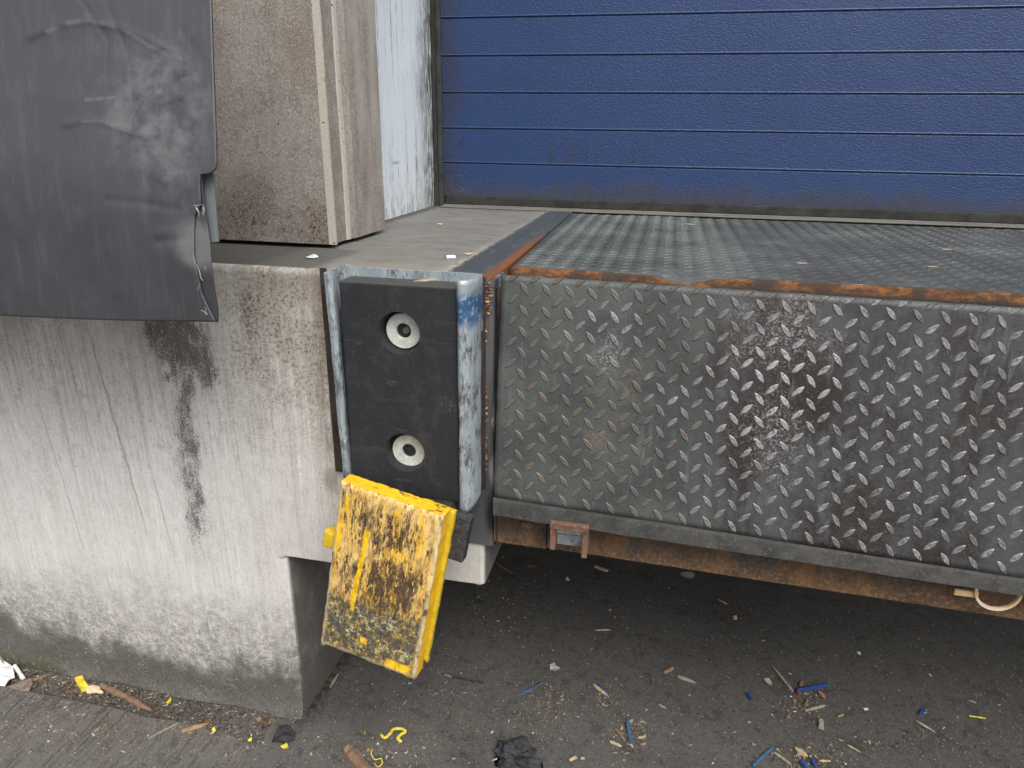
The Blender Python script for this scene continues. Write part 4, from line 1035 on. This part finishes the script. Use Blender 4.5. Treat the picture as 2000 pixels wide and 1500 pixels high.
def rope(name, label, cat, px, r, mat, zz=None, z=0, wob_=.3):
    z = gz(hit(px[0][0], px[0][1], 'z', 0)) if zz is None else zz
    P_ = [hit(u, v, 'z', z) for u, v in px]; c = sum(P_, Vector())/len(P_)
    Q = []
    for i in range(len(P_)-1):
        for k in range(6):
            t = k/6; p0, p1, p2, p3 = P_[max(i-1, 0)], P_[i], P_[i+1], P_[min(i+2, len(P_)-1)]
            Q.append(.5*((2*p1)+(p2-p0)*t+(2*p0-5*p1+4*p2-p3)*t*t+(3*p1-p0-3*p2+p3)*t**3))
    Q.append(P_[-1]); bm = bmesh.new(); R_ = []
    for i, p in enumerate(Q):
        d = (Q[min(i+1, len(Q)-1)]-Q[max(i-1, 0)]); d.z = 0; d.normalize(); s = Vector((-d.y, d.x, 0)); q = p-c; e = min(1, .4+min(i, len(Q)-1-i)*.25)
        R_.append([bm.verts.new(q + (s*math.cos(a) + Vector((0, 0, 1))*math.sin(a)*.6)*r*e*(1+wob_*N((i*.9, a, r*900))) + Vector((0, 0, r*.6))) for a in [k*math.pi/3 for k in range(6)]])
    for p_, q_ in zip(R_, R_[1:]):
        for i in range(6): bm.faces.new((p_[i], p_[(i+1) % 6], q_[(i+1) % 6], q_[i]))
    bm.faces.new(R_[0][::-1]); bm.faces.new(R_[-1])
    return place(name, label, cat, tomesh(bm), M[mat], Vector((c.x, c.y, z)))
def lump(name, label, cat, c_px, rx, ry, rz, mat, amp=.4, zz=0., sub=3, fr=40, flat=True):
    c = hit(c_px[0], c_px[1], 'z', zz); bm = bmesh.new(); bmesh.ops.create_icosphere(bm, subdivisions=sub, radius=1)
    sd = random.random()*40
    for v in bm.verts:
        k = 1+amp*N((v.co.x*1.6+sd, v.co.y*1.6, v.co.z*1.6)) + amp*.4*N((v.co.x*4+sd, v.co.y*4, v.co.z*4))
        v.co = Vector((v.co.x*rx*k, v.co.y*ry*k, max(0, v.co.z*k)*rz))
    return place(name, label, cat, tomesh(bm), M[mat], Vector((c.x, c.y, zz)))

splinter('wood_splinter', 'long brown wood splinter lying along the foot of the stained wall', 'splinter', (198, 1338), (296, 1388), .016, 'brown_wood', .007, zz=.004, tip=(.95, .35))
splinter('wood_chip', 'flat pale brown wood chip pointing right on the apron edge', 'wood chip', (355, 1428), (407, 1413), .013, 'orange_wood', .003, tip=(.8, .35))
splinter('wood_splinter', 'small orange brown splinter by the white litter at far left', 'splinter', (62, 1329), (98, 1317), .010, 'brown_wood', .004)
splinter('wood_splinter', 'thin grey twig lying diagonally across the apron edge', 'splinter', (290, 1442), (350, 1411), .004, 'grey_wood', .002)
flake('foam_scrap', 'olive yellow scrap of foam beside the long brown splinter', 'scrap', [(147, 1328), (160, 1325), (172, 1340), (176, 1352), (160, 1352), (150, 1340)], 'yellow_peel', h=.006, curl=.004)
lump('foam_crumbs', 'crumbly beige foam lump touching the olive yellow scrap', 'foam', (184, 1348), .026, .012, .012, 'foam', .5, .002)
flake('plastic_bag', 'crumpled white plastic bag at the left edge of the photo', 'plastic bag', [(-60, 1275), (5, 1290), (28, 1310), (30, 1330), (8, 1347), (-60, 1350)], 'white_plastic', h=.004, curl=.022)
splinter('plastic_tube', 'short white plastic tube leaning beside the crumpled bag', 'tube', (29, 1302), (46, 1326), .010, 'white_plastic', .008, zz=.006, tip=(1, 1))
flake('cardboard_scrap', 'torn brown cardboard scrap lying below the white bag', 'cardboard', [(12, 1345), (62, 1328), (66, 1340), (45, 1372), (28, 1368), (8, 1352)], 'cardboard', h=.003, curl=.006)
flake('rubber_scrap', 'flat black rounded rubber scrap near the wall corner', 'rubber scrap', [(531, 1450), (545, 1420), (565, 1419), (577, 1435), (574, 1448), (555, 1453)], 'black_rubber_scrap', zz=0., h=.006, curl=.004)
flake('yellow_chip', 'yellow paint chip just below the black rubber scrap', 'paint chip', [(549, 1460), (560, 1452), (563, 1462), (556, 1463)], 'yellow_peel', zz=0., h=.003)
flake('yellow_chip', 'small square yellow paint chip right of the pale wood chip', 'paint chip', [(414, 1427), (419, 1423), (422, 1429), (417, 1433)], 'yellow_peel', h=.003)
flake('yellow_chip', 'tiny pale yellow chip left of the black rubber scrap', 'paint chip', [(484, 1447), (492, 1443), (492, 1449), (486, 1450)], 'yellow_peel', h=.002)
flake('yellow_chip', 'yellow leaf-like flake on the dirty wall foot right of the splinter', 'paint chip', [(325, 1374), (334, 1364), (334, 1372), (328, 1376)], 'yellow_peel', zz=.004, h=.002)
flake('clay_chip', 'small reddish chip at the dark wall foot', 'chip', [(500, 1408), (508, 1402), (512, 1408), (505, 1414)], 'orange_wood', zz=0., h=.005)
splinter('wood_block', 'thick reddish brown piece of wood at the bottom edge of the photo', 'wood', (680, 1466), (716, 1512), .034, 'brown_wood', .016, zz=0., tip=(.9, .9))
rope('paint_curl', 'bright yellow curl of peeled paint on the asphalt', 'paint curl', [(744, 1436), (752, 1442), (762, 1434), (768, 1426), (782, 1424), (792, 1430), (783, 1436), (778, 1443), (785, 1451)], .0042, 'yellow_peel', zz=0., wob_=.6)
rope('yellow_strand', 'thin yellow tangled strand near the bottom edge of the photo', 'strand', [(728, 1462), (725, 1472), (732, 1484), (744, 1482), (746, 1492), (738, 1498), (731, 1490)], .0014, 'yellow_peel', zz=0.)
lump('crumpled_rag', 'crumpled dark grey rag lying at the bottom edge of the photo', 'rag', (1008, 1480), .050, .040, .026, 'black_rubber_scrap', .7, 0., 4)
splinter('pencil', 'thin black rod with an orange tip lying on the asphalt', 'rod', (880, 1321), (945, 1334), .004, 'black_rubber_scrap', .004, zz=0., tip=(.9, .5))
splinter('orange_splinter', 'short orange splinter at the end of the thin black rod', 'splinter', (868, 1318), (883, 1322), .005, 'orange_wood', .004, zz=0.)
splinter('blue_splinter', 'long thin blue painted splinter on the asphalt below the rusty beam', 'splinter', (1009, 1360), (1062, 1333), .006, 'blue_paint_wood', .003, zz=0., tip=(.3, .1))
o = splinter('blue_splinter', 'pale splinter with one blue side and a sharp point', 'splinter', (1160, 1337), (1190, 1362), .009, 'pale_wood', .004, zz=0., tip=(.8, .05))
splinter('blue_sliver', 'blue sliver lying against the pointed pale splinter', 'splinter', (1166, 1336), (1191, 1361), .004, 'blue_plastic', .006, zz=0., tip=(.3, .05))
splinter('blue_strip', 'upright looking dark blue strip in the wood crumb heap', 'strip', (1225, 1400), (1231, 1450), .011, 'blue_paint_wood', .005, zz=0., tip=(.5, .9))
splinter('wood_chip', 'pale stubby wood chip left of the dark blue strip', 'wood chip', (1191, 1448), (1214, 1458), .008, 'pale_wood', .004, zz=0.)
splinter('wood_chip', 'reddish wood chip touching the dark blue strip', 'wood chip', (1202, 1424), (1222, 1448), .008, 'brown_wood', .004, zz=0.)
splinter('wood_chip', 'upper of two small tan chips right of the dark blue strip', 'wood chip', (1246, 1441), (1261, 1439), .007, 'pale_wood', .003, zz=0.)
splinter('wood_chip', 'lower of two small tan chips right of the dark blue strip', 'wood chip', (1251, 1455), (1262, 1452), .007, 'orange_wood', .004, zz=0.)
splinter('wood_chip', 'orange brown oblong wood chip in the middle of the asphalt', 'wood chip', (1297, 1314), (1315, 1304), .010, 'orange_wood', .004, zz=0., tip=(.8, .8))
splinter('wood_chip', 'ragged grey wood chip with a frayed end', 'wood chip', (1324, 1321), (1360, 1334), .011, 'grey_wood', .004, zz=0., tip=(.9, .1))
splinter('wood_chip', 'narrow upright brown chip left of the oblong orange one', 'wood chip', (1273, 1318), (1276, 1339), .005, 'brown_wood', .003, zz=0.)
splinter('wood_chip', 'small cream wood chip near the bottom edge of the photo', 'wood chip', (1112, 1485), (1126, 1479), .008, 'pale_wood', .004, zz=0., tip=(.8, .8))
splinter('wood_chip', 'tiny cream chip right of the small cream wood chip', 'wood chip', (1134, 1481), (1142, 1481), .006, 'pale_wood', .003, zz=0., tip=(.8, .8))
flake('leaf', 'dry grey brown leaf lying on the asphalt', 'leaf', [(1073, 1302), (1082, 1296), (1086, 1304), (1094, 1307), (1084, 1313), (1075, 1309)], 'grey_paper', zz=0., h=.001, curl=.006)
flake('sticker_scrap', 'torn silvery sticker on the ground just under the rusty beam', 'sticker', [(1329, 1119), (1342, 1117), (1351, 1117), (1358, 1122), (1354, 1130), (1343, 1129), (1331, 1125)], 'grey_paper', zz=0., h=.001, curl=.001)
splinter('wood_chip', 'blocky tan wood chip in the shadow below the rusty beam', 'wood chip', (1162, 1107), (1187, 1116), .011, 'pale_wood', .007, zz=0., tip=(.9, .9))
flake('paper_scrap', 'small white paper scrap in the shade below the pocket bracket', 'paper', [(1104, 1134), (1108, 1127), (1113, 1134), (1109, 1136)], 'white_plastic', zz=0., h=.001)
splinter('wood_splinter', 'straight thin pale stick lying level on the asphalt', 'stick', (1163, 1231), (1192, 1230), .0035, 'pale_wood', .003, zz=0.)
splinter('wood_splinter', 'tan stick sloping down from behind the concrete block', 'stick', (963, 1096), (1003, 1121), .007, 'brown_wood', .004, zz=0.)
flake('leaf', 'curled brown leaf in the shade beside the sloping tan stick', 'leaf', [(1030, 1104), (1050, 1102), (1056, 1107), (1040, 1111), (1030, 1109)], 'brown_wood', zz=0., h=.001, curl=.008)
splinter('wood_splinter', 'long white splinter lying diagonally on the right side asphalt', 'stick', (1790, 1408), (1826, 1430), .005, 'pale_wood', .003, zz=0., tip=(.4, .8))
splinter('wood_splinter', 'pale splinter low on the right between blue oval and wood heap', 'stick', (1655, 1455), (1680, 1469), .004, 'pale_wood', .003, zz=0.)
splinter('wood_splinter', 'greenish straight stick at the far right of the asphalt', 'stick', (1893, 1398), (1926, 1403), .004, 'yellow_peel', .002, zz=0.)
splinter('wood_splinter', 'short pinkish splinter above the greenish stick', 'stick', (1892, 1367), (1907, 1373), .004, 'pale_wood', .002, zz=0.)
flake('blue_chip', 'small oval blue plastic chip on the right side asphalt', 'plastic chip', [(1795, 1397), (1798, 1388), (1806, 1384), (1808, 1390), (1802, 1397)], 'blue_plastic', zz=0., h=.003)
flake('blue_chip', 'small ragged blue chip left of the debris heap', 'plastic chip', [(1457, 1354), (1462, 1353), (1466, 1360), (1471, 1366), (1466, 1369), (1461, 1362)], 'blue_plastic', zz=0., h=.002)
splinter('blue_strip', 'bright blue plastic strip on top of the debris heap', 'plastic strip', (1556, 1349), (1615, 1338), .012, 'blue_plastic', .006, zz=.002, tip=(.7, .9))
splinter('wood_splinter', 'long tapering grey splinter running into the debris heap', 'stick', (1507, 1299), (1548, 1350), .007, 'grey_wood', .004, zz=0., tip=(.1, .9))
splinter('wood_chip', 'dark red brown chip standing above the bright blue strip', 'wood chip', (1566, 1329), (1563, 1342), .008, 'brown_wood', .004, zz=0.)
splinter('wood_chip', 'orange wood chip below the bright blue strip', 'wood chip', (1599, 1350), (1612, 1365), .010, 'orange_wood', .005, zz=0.)
splinter('wood_chip', 'brown leaning chip under the left end of the blue strip', 'wood chip', (1577, 1366), (1572, 1380), .007, 'brown_wood', .005, zz=0.)
splinter('wood_splinter', 'frayed tan splinter lying flat below the debris heap', 'stick', (1572, 1388), (1612, 1378), .008, 'grey_wood', .004, zz=0.)
splinter('wood_chip', 'square tan chip with a blue corner below the debris heap', 'wood chip', (1604, 1405), (1603, 1424), .013, 'grey_wood', .003, zz=0., tip=(.9, .9))
splinter('wood_chip', 'slim red brown chip right of the debris heap', 'wood chip', (1636, 1400), (1648, 1396), .005, 'orange_wood', .004, zz=0.)
flake('red_chip', 'small dark red chip beneath the left end of the blue strip', 'plastic chip', [(1556, 1352), (1563, 1351), (1562, 1358), (1558, 1360)], 'red_plastic', zz=0., h=.003)
flake('wood_flake', 'pale brown flake left of the long tapering splinter', 'wood chip', [(1491, 1328), (1501, 1326), (1508, 1334), (1507, 1339), (1497, 1335)], 'pale_wood', zz=0., h=.002)
splinter('blue_strip', 'long dull blue strip at the bottom edge of the photo', 'plastic strip', (1470, 1496), (1511, 1459), .008, 'blue_paint_wood', .004, zz=0., tip=(.9, .5))
splinter('wood_splinter', 'tan splinter right of the long dull blue strip', 'stick', (1512, 1470), (1546, 1494), .007, 'grey_wood', .004, zz=0.)
splinter('wood_chip', 'broad tan chip on top of the heap at the bottom edge', 'wood chip', (1555, 1462), (1577, 1478), .015, 'pale_wood', .005, zz=0.)
splinter('blue_strip', 'short blue strip at the foot of the heap on the bottom edge', 'plastic strip', (1562, 1486), (1582, 1503), .009, 'blue_plastic', .005, zz=0.)
splinter('blue_strip', 'dark blue curved piece right of the broad tan chip', 'plastic strip', (1584, 1482), (1594, 1500), .008, 'blue_plastic', .006, zz=0.)
splinter('wood_chip', 'pale chip right of the dark blue curved piece', 'wood chip', (1600, 1486), (1622, 1486), .006, 'pale_wood', .003, zz=0.)
flake('white_chip', 'small white chip on the asphalt right of the debris heap', 'chip', [(1686, 1385), (1694, 1384), (1696, 1388), (1689, 1389)], 'white_plastic', zz=0., h=.002)
flake('white_chip', 'small white chip on the dark asphalt above the debris heap', 'chip', [(1674, 1274), (1681, 1275), (1681, 1280), (1676, 1278)], 'white_plastic', zz=0., h=.002)
splinter('wood_splinter', 'tan stick with a yellow end in the corner under the concrete beam', 'stick', (660, 1317), (645, 1343), .006, 'grey_wood', .004, zz=0.)
splinter('wood_splinter', 'pale short splinter below the oblong orange chip', 'stick', (1287, 1376), (1301, 1384), .004, 'pale_wood', .003, zz=0.)
splinter('pale_twig', 'pale twig in the dark area right of the torn sticker', 'stick', (1403, 1171), (1420, 1180), .005, 'pale_wood', .003, zz=0.)
flake('pale_chip', 'round pale chip in the dark area under the beam', 'chip', [(1431, 1206), (1438, 1205), (1440, 1210), (1433, 1211)], 'foam', zz=0., h=.003)
# bits lying on the dock floor, the ledge and on the bumper
splinter('wood_splinter', 'pale sliver of wood lying on top of the black bumper', 'splinter', (808, 549), (876, 543), .013, 'pale_wood', .002, zz=1.1958, tip=(.1, .2))
splinter('cigarette_end', 'white stub with a brown tip on the dock floor', 'cigarette end', (872, 503), (890, 503), .006, 'white_plastic', .005, zz=H+.001, tip=(1, 1))
splinter('brown_tip', 'brown tip of the white stub on the dock floor', 'tip', (869, 503), (872.5, 503), .006, 'brown_wood', .005, zz=H+.001, tip=(1, 1))
flake('white_chip', 'white flake on the dock floor near the pillar foot', 'chip', [(853, 438), (860, 437), (866, 438), (860, 440)], 'foam', zz=H+.001, h=.001, curl=.001)
flake('white_chip', 'grey white flake on the ledge below the pillar corner', 'chip', [(597, 505), (612, 498), (622, 503), (610, 506)], 'white_plastic', zz=H+.001, h=.001, curl=.003)
flake('white_chip', 'pale chip on the floor beside the steel edge angle', 'chip', [(905, 496), (925, 494), (915, 499)], 'foam', zz=H+.001, h=.001, curl=.001)
for k, (u, v, t) in enumerate(((1822, 520, 'yellow straw on the right part of the chequer deck'), (1566, 513, 'pale flake near the front edge of the chequer deck'), (1348, 437, 'pale flake at the back of the chequer deck'), (1850, 486, 'long white fibre lying on the chequer deck'))):
    splinter('straw', t, 'straw', (u-10, v), (u+10, v+1), .004, 'pale_wood', .0015, zz=H+.003)

# countable small chips that nothing tells apart
def shard(r, flat=.3):
    bm = bmesh.new(); n = random.choice((3, 4, 5)); a0_ = random.random()*6; el = random.uniform(1, 3.2)
    lo_, hi_ = [], []
    for i in range(n):
        a = a0_+i*2*math.pi/n+random.uniform(-.3, .3); p = Vector((math.cos(a)*r*el, math.sin(a)*r, 0)); lo_.append(bm.verts.new(p)); hi_.append(bm.verts.new(p*.85+Vector((0, 0, r*flat*random.uniform(.5, 1.5)))))
    bm.faces.new(lo_[::-1]); bm.faces.new(hi_)
    for i in range(n): bm.faces.new((lo_[i], lo_[(i+1) % n], hi_[(i+1) % n], hi_[i]))
    me = tomesh(bm); me.transform(Matrix.Rotation(random.random()*6.28, 4, 'Z')); return me
CL = [(1560, 1370, 55, 34, 3.), (1225, 1430, 34, 34, 2.4), (1075, 1375, 55, 40, 2.2), (760, 1470, 110, 30, 2.6), (60, 1410, 130, 60, 4.), (230, 1440, 120, 50, 3.), (150, 1345, 120, 22, 3.), (1590, 1480, 70, 22, 2.6), (975, 1180, 45, 45, 1.8), (480, 1450, 120, 30, 1.6), (1750, 1450, 180, 40, 1.1), (1180, 1360, 30, 26, 1.2), (980, 1420, 80, 40, 1.4), (860, 1350, 90, 50, .8), (360, 1420, 80, 14, 1.4)]
wts = [c[4] for c in CL]
def cluster_pt():
    if random.random() < .22: return random.uniform(-100, 2100), random.uniform(1160, 1520)
    c = random.choices(CL, wts)[0]; return random.gauss(c[0], c[2]*.6), random.gauss(c[1], c[3]*.6)
def okp(p):
    if p.x < xo+.01 and p.y > -.012: return False
    if p.y > 1.4 or p.y < -.7: return False
    return True
protos = {m: [shard(1, .4) for _ in range(5)] for m in ('pale_wood', 'brown_wood', 'grey_wood')}
for m, ms in protos.items():
    for me in ms: me.materials.append(M[m])
KN = {'pale_wood': ('small pale wood chip in the loose litter on the yard ground', 'small pale wood chips in the litter'),
      'brown_wood': ('small reddish brown wood chip in the loose litter on the yard ground', 'small brown wood chips in the litter'),
      'grey_wood': ('small grey wood chip in the loose litter on the yard ground', 'small grey wood chips in the litter')}
k = 0
while k < 150:
    u, v = cluster_pt(); p = hit(u, v, 'z', 0)
    if not okp(p) or v > 1500 or u < 0 or u > 2000: continue
    m = random.choices(('pale_wood', 'brown_wood', 'grey_wood'), (3, 4, 3))[0]
    o = bpy.data.objects.new('wood_crumb', random.choice(protos[m])); COL.objects.link(o); s = random.uniform(.0014, .0032)
    o.scale = (s*random.uniform(1, 2.2), s, s); o.rotation_euler = (random.uniform(-.25, .25), random.uniform(-.25, .25), random.random()*6.28)
    o.location = (p.x, p.y, gz(p)+.0006); tag(o, KN[m][0], 'wood chip', KN[m][1]); k += 1
# uncountable fine litter
def scatter(name, label, n, rng, mats, wts2, fl=.35, field=None):
    bm = bmesh.new(); c = 0
    while c < n:
        u, v = (field() if field else cluster_pt()); p = hit(u, v, 'z', 0)
        if not okp(p): continue
        r = random.uniform(*rng)*random.choice((.6, 1, 1, 1.5)); mi = random.choices(range(len(mats)), wts2)[0]; nn = random.choice((3, 4, 4)); a0_ = random.random()*6; el = random.choice((1, 1, 1.6, 3.5)); az = random.random()*6
        z = gz(p); lo_, hi_ = [], []; h = r*fl*random.uniform(.6, 2)
        for i in range(nn):
            a = a0_+i*2*math.pi/nn; q = Vector((math.cos(a)*r*el, math.sin(a)*r/(el**.4), 0)); q.rotate(Matrix.Rotation(az, 3, 'Z'))
            lo_.append(bm.verts.new((p.x+q.x, p.y+q.y, z-.001))); hi_.append(bm.verts.new((p.x+q.x*.8, p.y+q.y*.8, z+h*random.uniform(.6, 1.3))))
        f = bm.faces.new(hi_); f.material_index = mi
        for i in range(nn): f = bm.faces.new((lo_[i], lo_[(i+1) % nn], hi_[(i+1) % nn], hi_[i])); f.material_index = mi
        c += 1
    tag(link(name, tomesh(bm), [M[m] for m in mats]), label, 'litter', kind='stuff')
scatter('litter', 'fine crumbs of wood, bark and plastic scattered over the yard', 5200, (.0005, .0016), ['pale_wood', 'brown_wood', 'grey_wood', 'dark_wood', 'blue_paint_wood', 'yellow_peel', 'white_plastic', 'blue_plastic'], (5, 6, 5, 8, .7, .5, .8, .3))
scatter('grit', 'loose grey grit and sand grains lying on the asphalt', 9000, (.0004, .0012), ['grit', 'dark_wood', 'black_rubber_scrap'], (3, 2, 2), .7, lambda: (random.uniform(-150, 2150), 1060+460*random.random()**.7))
def gutter():
    x = random.uniform(-1.0, .04); y = -abs(random.gauss(.045, .028)) - .008; d = Vector((x, y, 0))-CP
    return 1000+F0*d.dot(_R)/d.dot(_F), 750-F0*d.dot(_U)/d.dot(_F)
scatter('gutter_debris', 'dark fibrous bark and straw debris gathered between the wall foot and the apron', 2600, (.0007, .0019), ['dark_wood', 'brown_wood', 'grey_wood', 'pale_wood', 'black_rubber_scrap', 'blue_paint_wood'], (7, 4, 3, 1.6, 3, .3), .6, gutter)
# moss cushion along the wall foot at far left
bm = bmesh.new()
for i in range(900):
    x = random.uniform(-1.2, -.62) if i < 700 else random.uniform(-.62, .1); y = -random.uniform(.004, .028)*(.7+.5*N((x*9, 0, 0))); z = random.uniform(0, .012)*(1 if i < 700 else .5)+.001
    s = random.uniform(.0015, .004)
    v = [bm.verts.new((x+random.uniform(-s, s), y+random.uniform(-s, s), z+random.uniform(0, s*1.6))) for _ in range(3)]; bm.faces.new(v)
tag(link('moss', tomesh(bm), M['moss']), 'low green moss growing along the foot of the stained wall', 'moss', kind='stuff')
